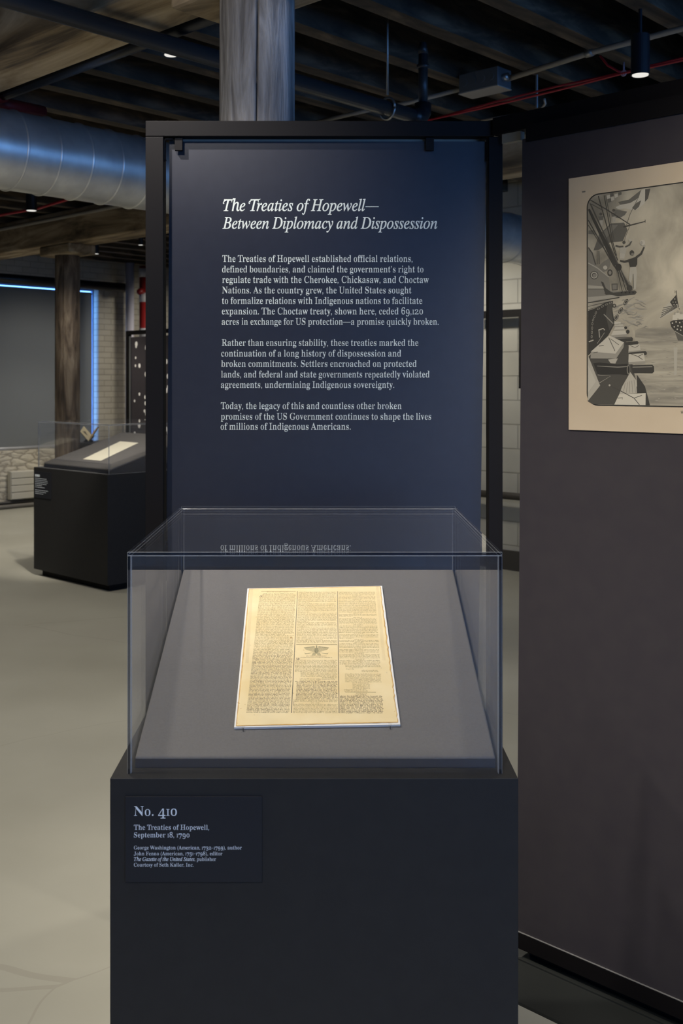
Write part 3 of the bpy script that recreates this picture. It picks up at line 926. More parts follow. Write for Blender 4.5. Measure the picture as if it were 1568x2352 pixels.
art = {}
m = MB(); m.poly(rrect(f0 - .003, f1 + .003, fb - .003, ft + .003, R0, .0036)); art[.03] = m
m = MB(); m.poly(rrect(f0, f1, fb, ft, R0 - .002, .0038)); art['sky'] = m
boxes = []


def inside(px, py):
    p = PW(px, py); s = (p - C0).dot(U); return s, p.z


def layer(P):
    """next free ink layer above everything this shape overlaps"""
    x0 = min(p[0] for p in P); x1 = max(p[0] for p in P); y0 = min(p[1] for p in P); y1 = max(p[1] for p in P)
    k = 1 + max([b[4] for b in boxes if b[0] <= x1 and b[1] >= x0 and b[2] <= y1 and b[3] >= y0] or [0])
    boxes.append((x0, x1, y0, y1, k))
    return .0040 + k * .000012


def ap(pts, t):
    """a flat tone of ink on the print; corners in picture points, clipped to the field's left and foot"""
    P = []
    for x, y in pts:
        s, z = inside(*cw(x, y)); P.append((min(max(s, f0 + .001), f1), min(max(z, fb + .001), ft - .001)))
    h = layer(P)
    art.setdefault(t, MB()).poly([WS(s, z, h) for s, z in P])


def al(pts, w, t):
    L, R = stroke2(pts, w); n = len(L); P = []
    for x, y in L + R:
        s, z = inside(*cw(x, y)); P.append((min(max(s, f0 + .001), f1), min(max(z, fb + .001), ft - .001)))
    for i in range(n - 1):
        h = layer([P[i], P[i + 1], P[n + i], P[n + i + 1]])
        art.setdefault(t, MB()).add([WS(s, z, h) for s, z in (P[i], P[i + 1], P[n + i + 1], P[n + i])], [(0, 1, 2, 3)])


def ac(x, y, r, t, ry=None, n=16):
    ap([(x + r * math.cos(2 * math.pi * i / n), y + (ry or r) * math.sin(2 * math.pi * i / n)) for i in range(n)], t)


rnd = random.Random(4)
# water
ap([(640, 1420), (700, 1396), (760, 1404), (830, 1386), (900, 1398), (1000, 1388), (1400, 1392), (2900, 1390), (2900, 2600), (640, 2600)], 'water')
for i in range(260):
    x = rnd.uniform(700, 1600); y = rnd.uniform(1420, 2010); l = rnd.uniform(15, 60)
    al([(x, y), (x + l * .5, y + rnd.uniform(-4, 4)), (x + l, y + rnd.uniform(-2, 2))], [1, rnd.uniform(2, 5), 1], rnd.choice([.40, .36, .18, .2, .24, .33]))
ap([(955, 1560), (985, 1560), (980, 1780), (960, 1790)], .38)
# smoke
for q in range(46):
    x = 480 + 250 * rnd.random(); y = 1170 + 230 * rnd.random(); r = rnd.uniform(16, 40); d = rnd.uniform(-.6, .9)
    al([(x + r * .5 * k + 5 * math.sin(k * 1.3 + q), y - d * r * .35 * k + 7 * math.sin(k * .9 + q * 2)) for k in range(-3, 4)], [1, 5, 9, 11, 8, 4, 1], rnd.choice([.31, .34, .37, .26, .23, .29]))
# signal flags and ensign
for x, y, t in [(405, 320, .5), (435, 300, .12), (440, 335, .45), (470, 310, .5), (500, 290, .14), (415, 350, .14)]:
    ap([(x, y), (x + 28, y - 8), (x + 30, y + 20), (x + 4, y + 30)], t)
ap([(480, 415), (560, 375), (640, 345), (700, 268), (765, 262), (742, 350), (700, 400), (640, 442), (560, 425), (500, 430)], .52)
ap([(500, 372), (590, 352), (690, 272), (668, 340), (600, 380), (520, 395)], .15)
ap([(722, 268), (765, 262), (745, 345), (720, 372), (722, 320)], .10)
ap([(615, 420), (650, 380), (690, 358), (672, 410), (640, 440)], .14)
ap([(470, 430), (520, 440), (575, 450), (555, 480), (510, 505), (480, 500)], .16)
# sails
ap([(300, 768), (345, 640), (440, 548), (550, 540), (578, 600), (540, 692), (430, 705), (340, 765)], .13)
ap([(345, 650), (440, 560), (500, 560), (430, 640), (370, 700)], .19)
ap([(258, 605), (300, 600), (330, 640), (258, 632)], .15)
al([(545, 576), (640, 552), (725, 530)], [13, 10, 6], .07); al([(722, 540), (722, 517)], 5, .06)
# men in the rigging
for x, y in [(360, 470), (465, 440)]:
    ac(x, y, 12, .1); ap([(x - 22, y + 20), (x + 22, y + 16), (x + 18, y + 50), (x - 14, y + 55)], .14); ap([(x - 12, y + 52), (x + 16, y + 50), (x + 14, y + 95), (x - 10, y + 95)], .4)
# ship's side
ap([(256, 735), (285, 780), (318, 880), (390, 950), (425, 985), (440, 1100), (640, 1100), (650, 1118), (500, 1140), (250, 1195)], .22)
al([(258, 745), (290, 790), (318, 885)], 10, .09); al([(256, 870), (330, 910), (425, 985)], [9, 9, 6], .40)
ap([(360, 1020), (382, 1030), (400, 1075), (440, 1105), (495, 1122), (400, 1132), (378, 1070)], .07)
ap([(256, 1052), (378, 1062), (385, 1080), (256, 1080)], .38); al([(256, 1083), (385, 1083)], 5, .08)
ap([(250, 1150), (510, 1128), (512, 1148), (380, 1165), (250, 1192)], .36); al([(250, 1197), (512, 1152)], 7, .06)
for i in range(4): al([(250, 1212 + 14 * i), (440, 1178 + 6 * i)], 5, .33 if i % 2 == 0 else .09)
ac(306, 970, 34, .07); ac(306, 970, 28, .42); ac(306, 970, 19, .08); ac(308, 972, 15, .24)
ap([(448, 1040), (498, 1038), (498, 1092), (450, 1095)], .10); ap([(455, 1047), (490, 1046), (490, 1085), (457, 1088)], .2)
# figure on deck, hook
ap([(340, 900), (380, 860), (432, 830), (440, 880), (420, 930), (380, 945)], .2); ac(396, 908, 17, .48); ac(435, 950, 22, .07, 28); ac(435, 950, 12, .25, 17)
# rigging
for p, w, t in [([(262, 430), (480, 880), (610, 1095)], [18, 40, 26], .06), ([(258, 520), (470, 900)], 8, .07), ([(275, 385), (560, 1010)], 9, .09),
                ([(340, 322), (470, 780), (500, 850)], 7, .07), ([(388, 318), (455, 690), (490, 810)], 6, .07), ([(402, 318), (470, 690)], 4, .1), ([(270, 352), (420, 440), (600, 556)], 6, .07),
                ([(268, 380), (380, 440)], 4, .12), ([(660, 350), (600, 470), (570, 560)], 4, .10), ([(600, 560), (560, 660), (550, 720)], 4, .12), ([(258, 560), (360, 720)], 5, .09), ([(345, 770), (348, 880)], 7, .12), ([(330, 770), (330, 880)], 5, .1)]:
    al(p, w, t)
for i in range(7): al([(480 + 8 * i, 890 + 6 * i), (520 + 17 * i, 1105)], 5, .06 if i % 2 else .20)
ac(505, 905, 26, .05, 30); ac(595, 1075, 24, .06)
ap([(385, 1120), (640, 1095), (655, 1110), (640, 1128), (500, 1142)], .07)
for x in (530, 562, 595, 625): ac(x, 1112, 7, .03)
# waving sailors
ap([(520, 742), (572, 735), (562, 795), (512, 790)], .42); ap([(515, 790), (558, 795), (552, 835), (515, 835)], .46)
al([(480, 728), (515, 738), (545, 735)], 13, .10); al([(560, 740), (595, 722), (612, 690)], 13, .10); ac(550, 702, 13, .09); ac(600, 684, 14, .44, 12)
ac(614, 788, 19, .07, 22); ac(619, 800, 12, .20)
ap([(583, 842), (625, 828), (660, 815), (658, 880), (645, 905), (600, 910)], .06)
al([(592, 850), (555, 860), (518, 852)], [20, 17, 12], .07); al([(650, 825), (690, 795), (714, 742)], [20, 18, 13], .07); ac(716, 732, 9, .35)
ac(700, 704, 22, .5, 23); ac(692, 706, 10, .36, 16)
ap([(598, 905), (650, 902), (656, 950), (646, 1085), (624, 1088), (624, 965), (606, 1040), (588, 1010)], .42); al([(625, 960), (628, 1080)], 5, .12)
# dark bow, chains
ap([(248, 1262), (330, 1235), (400, 1190), (460, 1180), (455, 1250), (472, 1370), (420, 1465), (246, 1630)], .045)
ap([(415, 1200), (455, 1190), (450, 1280), (465, 1365), (430, 1420), (400, 1300)], .08)
def chain(pts, r):
    for i in range(len(pts) - 1):
        (x0, y0), (x1, y1) = pts[i], pts[i + 1]; d = math.hypot(x1 - x0, y1 - y0); k = max(1, int(d / (r * 2.0)))
        for j in range(k):
            cx, cy = x0 + (x1 - x0) * (j + .5) / k, y0 + (y1 - y0) * (j + .5) / k; an = math.atan2(y1 - y0, x1 - x0)
            for rr, t in ((1.0, .03), (.78, .30), (.5, .06)):
                ap([(cx + r * rr * 1.2 * math.cos(q) * math.cos(an) - r * rr * .62 * math.sin(q) * math.sin(an),
                     cy + r * rr * 1.2 * math.cos(q) * math.sin(an) + r * rr * .62 * math.sin(q) * math.cos(an)) for q in [i * math.pi / 6 for i in range(12)]], t)
chain([(590, 1150), (540, 1230), (468, 1345)], 24); chain([(455, 1190), (390, 1215), (325, 1255)], 15); chain([(325, 1265), (292, 1350), (285, 1490)], 15)
ac(470, 1220, 16, .06); ac(470, 1220, 8, .3)
al([(385, 1290), (460, 1365)], 7, .32); al([(340, 1420), (380, 1405), (392, 1420)], 9, .40); al([(345, 1420), (350, 1480)], 7, .36); al([(262, 1515), (300, 1500)], 10, .4)
al([(330, 1530), (390, 1440)], 3, .4)
# gun decks
ap([(246, 1640), (420, 1470), (560, 1500), (590, 1560), (650, 1850), (740, 1990), (755, 2034), (300, 2034), (246, 2000)], .07)
def lid(p, t=.50, side=None):
    ap(p, t)
    if side: ap(side, .30)
lid([(470, 1352), (520, 1350), (526, 1366), (468, 1370)]); lid([(474, 1372), (540, 1370), (545, 1386), (470, 1390)], .44); lid([(475, 1395), (558, 1392), (560, 1415), (466, 1418)], .47)
ac(563, 1400, 12, .05); ac(580, 1432, 15, .05, 17)
lid([(462, 1425), (560, 1420), (572, 1452), (444, 1462)], .5, [(444, 1462), (572, 1452), (572, 1470), (446, 1484)])
ap([(455, 1484), (612, 1474), (624, 1488), (620, 1508), (470, 1514)], .05); al([(470, 1490), (610, 1482)], 4, .22)
ap([(560, 1520), (660, 1508), (668, 1520), (664, 1534), (560, 1540)], .05)
lid([(430, 1462), (550, 1520), (480, 1612), (280, 1594)], .52, [(280, 1594), (480, 1612), (550, 1522), (546, 1560), (486, 1652), (276, 1650)])
al([(425, 1480), (476, 1590)], 5, .07); al([(440, 1490), (508, 1540)], 4, .07); al([(300, 1605), (335, 1598)], 5, .08); al([(345, 1550), (385, 1545)], 5, .08)
lid([(590, 1542), (676, 1534), (686, 1582), (586, 1592)], .46, [(586, 1592), (686, 1582), (686, 1596), (586, 1606)]); al([(600, 1545), (640, 1562), (672, 1545)], 4, .07)
ap([(590, 1602), (725, 1590), (738, 1604), (734, 1622), (600, 1626)], .05)
lid([(588, 1616), (712, 1608), (722, 1672), (586, 1680)], .48, [(586, 1680), (722, 1672), (722, 1690), (588, 1700)]); al([(610, 1615), (665, 1635), (705, 1615)], 5, .07); al([(665, 1635), (700, 1660)], 5, .07)
ap([(420, 1660), (500, 1650), (480, 1692), (440, 1690)], .4)
ap([(300, 1690), (350, 1684), (500, 1700), (575, 1694), (598, 1715), (600, 1750), (580, 1786), (500, 1780), (335, 1782)], .035)
al([(330, 1712), (500, 1722), (590, 1716)], [5, 9, 6], .22); ac(586, 1742, 14, .18, 40); ac(588, 1742, 8, .03, 30)
ap([(604, 1705), (780, 1702), (796, 1716), (796, 1760), (780, 1772), (620, 1770)], .04); al([(620, 1722), (780, 1718)], 7, .26)
ap([(246, 1640), (262, 1640), (355, 1872), (250, 1998), (244, 1960)], .40); ap([(246, 1700), (320, 1840), (250, 1930)], .46)
al([(335, 1785), (440, 1795), (350, 1850)], 4, .35)
ap([(535, 1880), (602, 1762), (650, 1830), (655, 1935), (512, 1942)], .42)
for i in range(5): al([(560 + 18 * i, 1850 - 6 * i), (545 + 25 * i, 1932)], 3, .2)
ap([(655, 1782), (722, 1880), (762, 2034), (732, 2034), (728, 1935), (660, 1935)], .04); al([(650, 1790), (655, 1880)], 5, .4)
lid([(512, 1942), (728, 1935), (726, 2034), (470, 2034)], .55)
al([(430, 1870), (520, 1915), (632, 1975), (676, 2030)], 6, .06); al([(632, 1975), (696, 1952)], 5, .07); ac(432, 1870, 8, .4); al([(500, 1975), (540, 1972), (535, 1985)], 5, .08)
# ceremonial boat with flag
ap([(835, 1330), (862, 1262), (905, 1205), (975, 1132), (988, 1190), (992, 1228), (940, 1280), (890, 1300)], .42)
for i in range(5): al([(845 + 6 * i, 1318 - 20 * i), (900 + 10 * i, 1280 - 14 * i), (985, 1232 - 6 * i)], 6, .10)
ap([(925, 1190), (975, 1132), (988, 1205), (950, 1228)], .05)
for x, y in [(950, 1190), (965, 1165), (972, 1190), (958, 1212), (978, 1210)]: ac(x, y, 4, .5)
al([(975, 1095), (985, 1180), (1002, 1250)], 5, .06); al([(960, 1095), (962, 1118), (978, 1095), (980, 1118)], 3, .08)
ap([(926, 1352), (960, 1335), (1230, 1330), (1262, 1345), (1225, 1440), (1150, 1490), (1030, 1480), (965, 1430), (935, 1392)], .045)
for x, y in [(945, 1362), (975, 1352), (1005, 1358), (1035, 1350), (960, 1392), (990, 1385), (1018, 1392), (985, 1412), (1012, 1420)]: ac(x, y, 6, .5)
ap([(962, 1425), (1030, 1470), (1150, 1490), (1222, 1442), (1180, 1508), (990, 1505)], .10); al([(965, 1428), (1030, 1466), (1150, 1486)], 6, .28)
for x, y in [(965, 1305), (988, 1290), (1015, 1300), (1060, 1296), (1100, 1302), (1150, 1298), (1195, 1304)]: ac(x, y - 22, 10, .3); ap([(x - 18, y - 10), (x + 16, y - 12), (x + 20, y + 32), (x - 20, y + 34)], .5)
al([(998, 1240), (1010, 1222), (1030, 1218)], 8, .4)
pic = MB(); pm = []
for t, mb in art.items():
    pm.append(cloudmat(t) if t in ('sky', 'water') else art_mat(t)); pic.add(mb.v, mb.f, len(pm) - 1)
pic.build('printed_picture', pm, wp)
# caption start and page mark on the margin
m = MB(); textrun(m, [('W', 'roman')], 1562.5, 1569.5, 950, 9.5, lambda px, py: PW(px, py, .0040)); m.build('caption', art_mat(.1), wp)
m = MB(); add_stroke(m, [cw(200, 288), cw(228, 284)], 3.2, lambda px, py: PW(px, py, .0040)); m.build('page_mark', art_mat(.16), wp)


# ------------------------------------------------------------------ main plinth with its cover, board, page and caption
YD = 1.80
PX0, PX1 = (252.5 - CX) / FPX * YD, (1190 - CX) / FPX * YD
PZ = EYE.z - 910 / FPX * YD
AX0, AX1 = (292 - CX) / FPX * 1.822, (1153 - CX) / FPX * 1.822
AY0, AY1, AZ, AT = 1.822, 2.496, 1.254, .0062
pl = thing('display_plinth', 'near charcoal display plinth carrying the acrylic case', 'plinth', ((PX0 + PX1) / 2, 2.16, 0))
m = MB(); m.box(PX0, PX1, YD, AY1 + .024, .05, PZ); m.build('body', M_plinth, pl, bevel=.0012)
m = MB(); m.box(PX0 + .04, PX1 - .04, YD + .04, AY1 - .02, 0, .05); m.build('toe_kick', M_black, pl)

cv = thing('acrylic_cover', 'clear acrylic case over the newspaper page on the near plinth', 'case', ((AX0 + AX1) / 2, 2.16, PZ))


def sheet(name, x0, x1, y0, y1, z0, z1, thick):
    m = MB(); m.box(x0, x1, y0, y1, z0, z1)
    # faces: bottom, top, front, right, back, left
    for i, ax in enumerate((2, 2, 1, 0, 1, 0)):
        m.m[i] = 0 if ax == thick else 1
    m.build(name, [M_acr, M_acr_edge, M_acr_line], cv, bevel=.0006, bevmat=2, seg=1)


sheet('top_sheet', AX0, AX1, AY0, AY1, AZ - AT, AZ, 2)
sheet('front_sheet', AX0 + AT + .0004, AX1 - AT - .0004, AY0, AY0 + AT, PZ - .004, AZ - AT - .0004, 1)
sheet('back_sheet', AX0 + AT + .0004, AX1 - AT - .0004, AY1 - AT, AY1, PZ - .004, AZ - AT - .0004, 1)
sheet('side_sheet', AX0, AX0 + AT, AY0, AY1, PZ - .004, AZ - AT - .0004, 0)
sheet('side_sheet', AX1 - AT, AX1, AY0, AY1, PZ - .004, AZ - AT - .0004, 0)

# slanted board
BX0, BX1 = (310 - CX) / FPX * 1.852, (1137 - CX) / FPX * 1.852
BY0, BY1, BZ0, BZ1 = 1.850, 2.472, .8865, 1.1075
SLOPE = Vector((0, BY1 - BY0, BZ1 - BZ0)).normalized()
SN = Vector((0, -SLOPE.z, SLOPE.y))
SP0 = Vector((0, BY0, BZ0))


def SB(px, py, off=0.0): return hit(px, py, SP0 + SN * off, SN)


bd = thing('slanted_board', 'grey fabric-covered slanted board inside the near acrylic case', 'board', ((BX0 + BX1) / 2, 2.16, PZ))
m = MB()
prof = [(BY0, BZ0 - .018), (BY0, BZ0), (BY1, BZ1), (BY1, BZ1 - .02)]
m.slab([(BX0, y, z) for y, z in prof], (BX1 - BX0, 0, 0)); m.build('padded_top', M_fabric, bd, bevel=.004, seg=3)
m = MB(); m.box(BX0 + .001, BX1 - .001, BY0 - .0012, BY0 + .002, BZ0 - .0185, BZ0 - .003); tag(m.build('front_dark_strip', mat('navy_added_strip', srgb(33, 34, 46), .8), bd), 'dark navy strip added over the fabric front face')  # strip added over the fabric; its navy colour makes the front face dark
m = MB(); m.slab([(BX0 + .006, y, z) for y, z in [(BY0 + .006, PZ + .0005), (BY0 + .006, BZ0 - .018), (BY1 - .006, BZ1 - .021), (BY1 - .006, PZ + .0005)]], (BX1 - BX0 - .012, 0, 0))
m.build('wedge_base', mat('dark_wedge', srgb(40, 40, 46), .9), bd)

mt_ = thing('white_mount', 'white backing board under the yellowed newspaper page', 'mount', SB(728, 1510))
c = [SB(537.5, 1670.5, .0052), SB(919, 1664, .0052), SB(877, 1345.5, .0052), SB(568, 1351.5, .0052)]
m = MB(); m.slab([p - SN * .0042 for p in c], SN * .0042); m.build('backing_board', M_white, mt_)
for (x0, y0, x1, y1) in ((577.5, 1352.5, 558, 1674), (866, 1346, 896, 1669)):
    m = MB(); t3 = lambda px, py: SB(px, py, .0068)
    a_, b_ = SB(x0, y0, .0068), SB(x1, y1, .0056); wv = Vector((.0032, 0, 0))
    m.add([a_ - wv, a_ + wv, b_ + wv, b_ - wv], [(0, 1, 2, 3)])
    m.build('clear_strap', acrylic('strap_film', .05, (.99, .98, .96), f0=.02, rough=.2), mt_)
    m = MB(); k_ = SB(x1, y1 - .2, .0054); m.box(k_.x - .0006, k_.x + .0006, k_.y - .0008, k_.y + .003, k_.z - .0045, k_.z + .0004); m.build('strap_slot', mat('slot_dark', (.03, .03, .035), .8), mt_)

# the page
ZPG = .0058
pg = thing('newspaper_page', 'yellowed antique newspaper page with three text columns and an eagle emblem', 'newspaper', SB(728, 1510, ZPG))
rnd = random.Random(21)
BL_, BR_, TR_, TL_ = SB(541.5, 1668, ZPG), SB(914, 1659.5, ZPG), SB(873, 1346.5, ZPG), SB(571.5, 1352.5, ZPG)


def pedge(p, q, n, amp, nrm):
    out = []
    for i in range(n):
        t = i / n; out.append(p.lerp(q, t) + nrm * (rnd.uniform(-amp, amp) if 0 < i else 0))
    return out


X_ = Vector((1, 0, 0))
def outline(inset=0.0):
    global rnd
    rnd = random.Random(21)
    cen = (BL_ + BR_ + TR_ + TL_) / 4
    pts = pedge(BL_, BR_, 30, .0004, SLOPE) + pedge(BR_, TR_, 60, .0011, X_) + pedge(TR_, TL_, 30, .0003, SLOPE) + pedge(TL_, BL_, 40, .0002, X_)
    if inset:
        pts = [p + (cen - p).normalized() * inset for p in pts]
    return pts


def papermat():
    m = bpy.data.materials.new('aged_paper'); m.use_nodes = True
    nt = m.node_tree; b = nt.nodes['Principled BSDF']; N = nt.nodes.new; L = nt.links.new
    tc = N('ShaderNodeTexCoord'); n1 = N('ShaderNodeTexNoise'); n1.inputs['Scale'].default_value = 14; n1.inputs['Detail'].default_value = 7
    L(tc.outputs['Object'], n1.inputs[0])
    rp = N('ShaderNodeValToRGB'); e = rp.color_ramp.elements
    e[0].position = .3; e[0].color = (.80, .63, .33, 1); e[1].position = .7; e[1].color = (.88, .74, .45, 1)
    L(n1.outputs['Fac'], rp.inputs[0])
    vo = N('ShaderNodeTexVoronoi'); vo.inputs['Scale'].default_value = 26; L(tc.outputs['Object'], vo.inputs['Vector'])
    lt = N('ShaderNodeMath'); lt.operation = 'LESS_THAN'; lt.inputs[1].default_value = .045; L(vo.outputs['Distance'], lt.inputs[0])
    ml = N('ShaderNodeMath'); ml.operation = 'MULTIPLY'; ml.inputs[1].default_value = .35; L(lt.outputs[0], ml.inputs[0])
    mx = N('ShaderNodeMixRGB'); mx.inputs[2].default_value = (.45, .25, .08, 1); L(ml.outputs[0], mx.inputs[0]); L(rp.outputs[0], mx.inputs[1])
    L(mx.outputs[0], b.inputs['Base Color']); b.inputs['Roughness'].default_value = .9; b.inputs['Specular IOR Level'].default_value = .15
    return m


M_rim = mat('browned_paper_edge', (.70, .46, .16), .9, c2=(.52, .30, .08), scale=(60, 60, 60))
m = MB(); m.slab(outline(), SN * .0002); m.build('browned_edge', M_rim, pg)
m = MB(); m.slab([p + SN * .0002 for p in outline(.0026)], SN * .0001); m.build('sheet', papermat(), pg)
for (x, y, r) in [(549, 1615, .0014), (546, 1614, .001), (545, 1661, .0009), (553, 1627, .001), (738, 1571, .0016), (669, 1465, .0022), (667, 1464, .0012), (876, 1376, .0007), (893, 1422, .0007), (906, 1634, .0007), (898, 1550, .0008)]:
    c_ = SB(x, y, ZPG + .00035); m = MB(); m.poly([c_ + X_ * r * math.cos(t) + SLOPE * r * .8 * math.sin(t) for t in [i * math.pi / 5 for i in range(10)]])
    m.build('foxing_spot', mat('foxing', (.50, .27, .08), .9), pg)
ZI = ZPG + .00040
qTL, qTR, qBL, qBR = SB(597, 1358, ZI), SB(861, 1358, ZI), SB(566, 1637, ZI), SB(882, 1638.5, ZI)


def PG(s, t): return qTL.lerp(qTR, s).lerp(qBL.lerp(qBR, s), t)


M_ink = mat('brown_ink', (.17, .13, .07), .9)
M_ink2 = mat('faded_ink', (.33, .26, .12), .9)
M_ink3 = mat('dark_ink', (.05, .045, .04), .9)
ink = MB(); inkb = MB()
LN = 104; dt_ = 1.0 / LN
col = [(0.0, .315), (.337, .664), (.682, 1.0)]


def word_line(mb, x0, x1, t, h, cw_, rn, bold=1.0):
    x = x0
    while x < x1 - cw_:
        n = rn.choice((2, 3, 3, 4, 5, 5, 6, 7, 8))
        for _ in range(n):
            if x > x1 - cw_ * .8: break
            w = cw_ * rn.uniform(.45, .8) * bold; up = h * rn.choice((.0, 0, 0, .5, .0, .45)); dn = h * rn.choice((0, 0, 0, 0, .35))
            mb.add([PG(x, t + dn), PG(x + w, t + dn), PG(x + w, t - h - up), PG(x, t - h - up)], [(0, 1, 2, 3)])
            x += cw_
        x += cw_ * .75


rn = random.Random(5)
skip2 = set(range(50, 63)) | {49}
for i in range(LN):
    t = (i + 1) * dt_
    # first column
    if i == 0: word_line(ink, .06, .26, t, dt_ * .42, .0085, rn)
    elif i == 2: word_line(inkb, .03, .30, t, dt_ * .42, .0075, rn)
    elif i in (1,): pass
    elif i == 41: word_line(ink, 0, .24, t, dt_ * .42, .0066, rn)
    else: word_line(inkb if i > 55 else ink, .022 if 3 <= i < 5 else 0, .315, t, dt_ * .42, .0066, rn)
    # second column
    if i not in skip2:
        x0, x1 = col[1]
        if i in (11, 20, 29, 34): x1 = x0 + .10
        if i in (45,): x1 = x0 + .22
        if 63 <= i <= 69 and False: pass
        if i in (73, 74, 75, 76): x0 += .045
        if i == 77: x0 += .21
        if i in (78, 79): x0 += .04; x1 -= .12
        if 80 <= i < 94: x0 += .006 if i == 80 else .018
        if i in (96,): x0 += .13; x1 -= .13
        word_line(inkb if 80 <= i < 94 else ink, x0, x1, t, dt_ * (.46 if 80 <= i < 94 else .40), .0072 if 80 <= i < 94 else .0062, rn)
    # third column
    x0, x1 = col[2]
    if i in (4, 8, 21, 25, 32, 40, 45, 48, 53, 57, 62): x0 += .12; x1 -= .12
    if i in (24, 44): x1 -= .2
    if i in (67, 68): x0 += .045
    if i == 69: x0 += .075; x1 -= .13
    if i in (70,): x0 += .05; x1 -= .21
    if i in (71, 72): x0 += .17; x1 -= .02
    if 74 <= i <= 80: x0 += .04
    if 81 <= i <= 85: x0 += .095; x1 -= .09
    if 86 <= i <= 87: x0 += .03; x1 -= .11
    if i in (73, 88, 89): continue
    if i == 90: x0 += .11; x1 -= .12
    word_line(inkb if i >= 90 else ink, x0, x1, t, dt_ * (.48 if i > 90 else .40), .0076 if i > 90 else .006, rn)
ink.build('fine_print', M_ink2, pg); inkb.build('bold_print', M_ink, pg)
for s in (.326, .673):
    m = MB(); m.add([PG(s - .0018, 0), PG(s + .0018, 0), PG(s + .0026, 1.0), PG(s - .0026, 1.0)], [(0, 1, 2, 3)]); m.build('column_rule', M_ink3, pg)
m = MB()
for (s0_, s1_, t, w) in ((.337, .664, .482, .0022), (.337, .664, .489, .0008), (.01, .31, .001, .0015), (.72, .95, .853, .0018)):
    m.add([PG(s0_, t + w), PG(s1_, t + w), PG(s1_, t - w), PG(s0_, t - w)], [(0, 1, 2, 3)])
m.build('cross_rule', M_ink2, pg)
# drop initials
def pgtext(mb, s, x0, x1, t, h): textrun(mb, [(s, 'roman')], x0, x1, t, h / .68, lambda x, y: PG(x, y))
m = MB(); pgtext(m, 'A', .0, .024, .055, .018); m.build('initial', M_ink3, pg)
m = MB(); pgtext(m, 'W', .34, .372, .612, .018); m.build('initial', M_ink3, pg)
m = MB(); pgtext(m, 'I', .336, .344, .944, .02); m.build('initial', M_ink3, pg)
m = MB()
pgtext(m, 'BY THE PRESIDENT', .42, .58, .583, .0075); pgtext(m, 'OF THE UNITED STATES OF AMERICA', .375, .625, .594, .0075)
pgtext(m, 'Go. WASHINGTON.', .52, .645, .762, .0075)
pgtext(m, 'EXTRACTS.', .80, .885, .866, .0075); m.build('small_heading', M_ink, pg)
# eagle emblem: spread wings, body, fan of feathers
m = MB(); cx, cy = .50, .528
for sg in (-1, 1):
    for i in range(13):
        q = i / 12; x = cx + sg * (.018 + .075 * q); y0 = cy - .026 + .012 * q; L = .050 * (1 - q * .72)
        m.add([PG(x - .0022, y0), PG(x + .0022, y0), PG(x - sg * .010 + .0016, y0 + L), PG(x - sg * .010 - .0016, y0 + L)], [(0, 1, 2, 3)])
    m.add([PG(cx + sg * .015, cy - .030), PG(cx + sg * .10, cy - .018), PG(cx + sg * .10, cy - .014), PG(cx + sg * .015, cy - .024)], [(0, 1, 2, 3)])
    for i in range(5):
        x = cx + sg * .006 * i; m.add([PG(x - .002, cy + .024), PG(x + .002, cy + .024), PG(x + sg * .012 + .002, cy + .046), PG(x + sg * .012 - .002, cy + .046)], [(0, 1, 2, 3)])
    m.add([PG(cx + sg * .012, cy + .022), PG(cx + sg * .085, cy + .030), PG(cx + sg * .095, cy + .022), PG(cx + sg * .088, cy + .036)], [(0, 1, 2, 3)])
m.poly([PG(cx + .016 * math.cos(t), cy + .004 + .026 * math.sin(t)) for t in [i * math.pi / 6 for i in range(12)]])
m.poly([PG(cx + .007 * math.cos(t), cy - .028 + .008 * math.sin(t)) for t in [i * math.pi / 4 for i in range(8)]])
m.build('eagle_emblem', mat('emblem_ink', (.33, .29, .16), .9), pg)

# caption label on the plinth front
lb = thing('caption_label', 'small dark caption label numbered 410 on the front of the near plinth', 'label', at(445, 2024, YD))
m = MB(); a_, b_ = at(288.5, 2024, YD), at(602, 1828, YD); m.box(a_.x, b_.x, YD - .0032, YD - .0002, a_.z, b_.z)
m.build('label_plate', mat('label_plate_grey', srgb(34, 36, 42), .5, spec=.3), lb, bevel=.0006)
L3 = lambda px, py: at(px, py, YD - .0036)
m = MB(); textrun(m, [('No. 410', 'roman')], 307.5, 406, 1873.6, 32, L3); m.build('number', M_letter2, lb)
m = MB(); textrun(m, [('The Treaties of Hopewell,', 'roman')], 307.5, 480, 1906, 17.2, L3); textrun(m, [('September 18, 1790', 'roman')], 307.5, 435, 1923.4, 17.2, L3); m.build('title', M_letter2, lb)
m = MB()
textrun(m, [('George Washington (American, 1732\u20131799), author', 'roman')], 307.5, 555, 1951, 12.2, L3)
textrun(m, [('John Fenno (American, 1751\u20131798), editor', 'roman')], 307.5, 510.4, 1964.5, 12.2, L3)
textrun(m, [('The Gazette of the United States', 'italic')], 307.5, 446.5, 1977.4, 12.4, L3)
textrun(m, [(', publisher', 'roman')], 446.8, 496, 1977.4, 12.2, L3)
textrun(m, [('Courtesy of Seth Kaller, Inc.', 'roman')], 307.5, 444.3, 1990.4, 12.2, L3)
m.build('credits', M_letter2, lb)

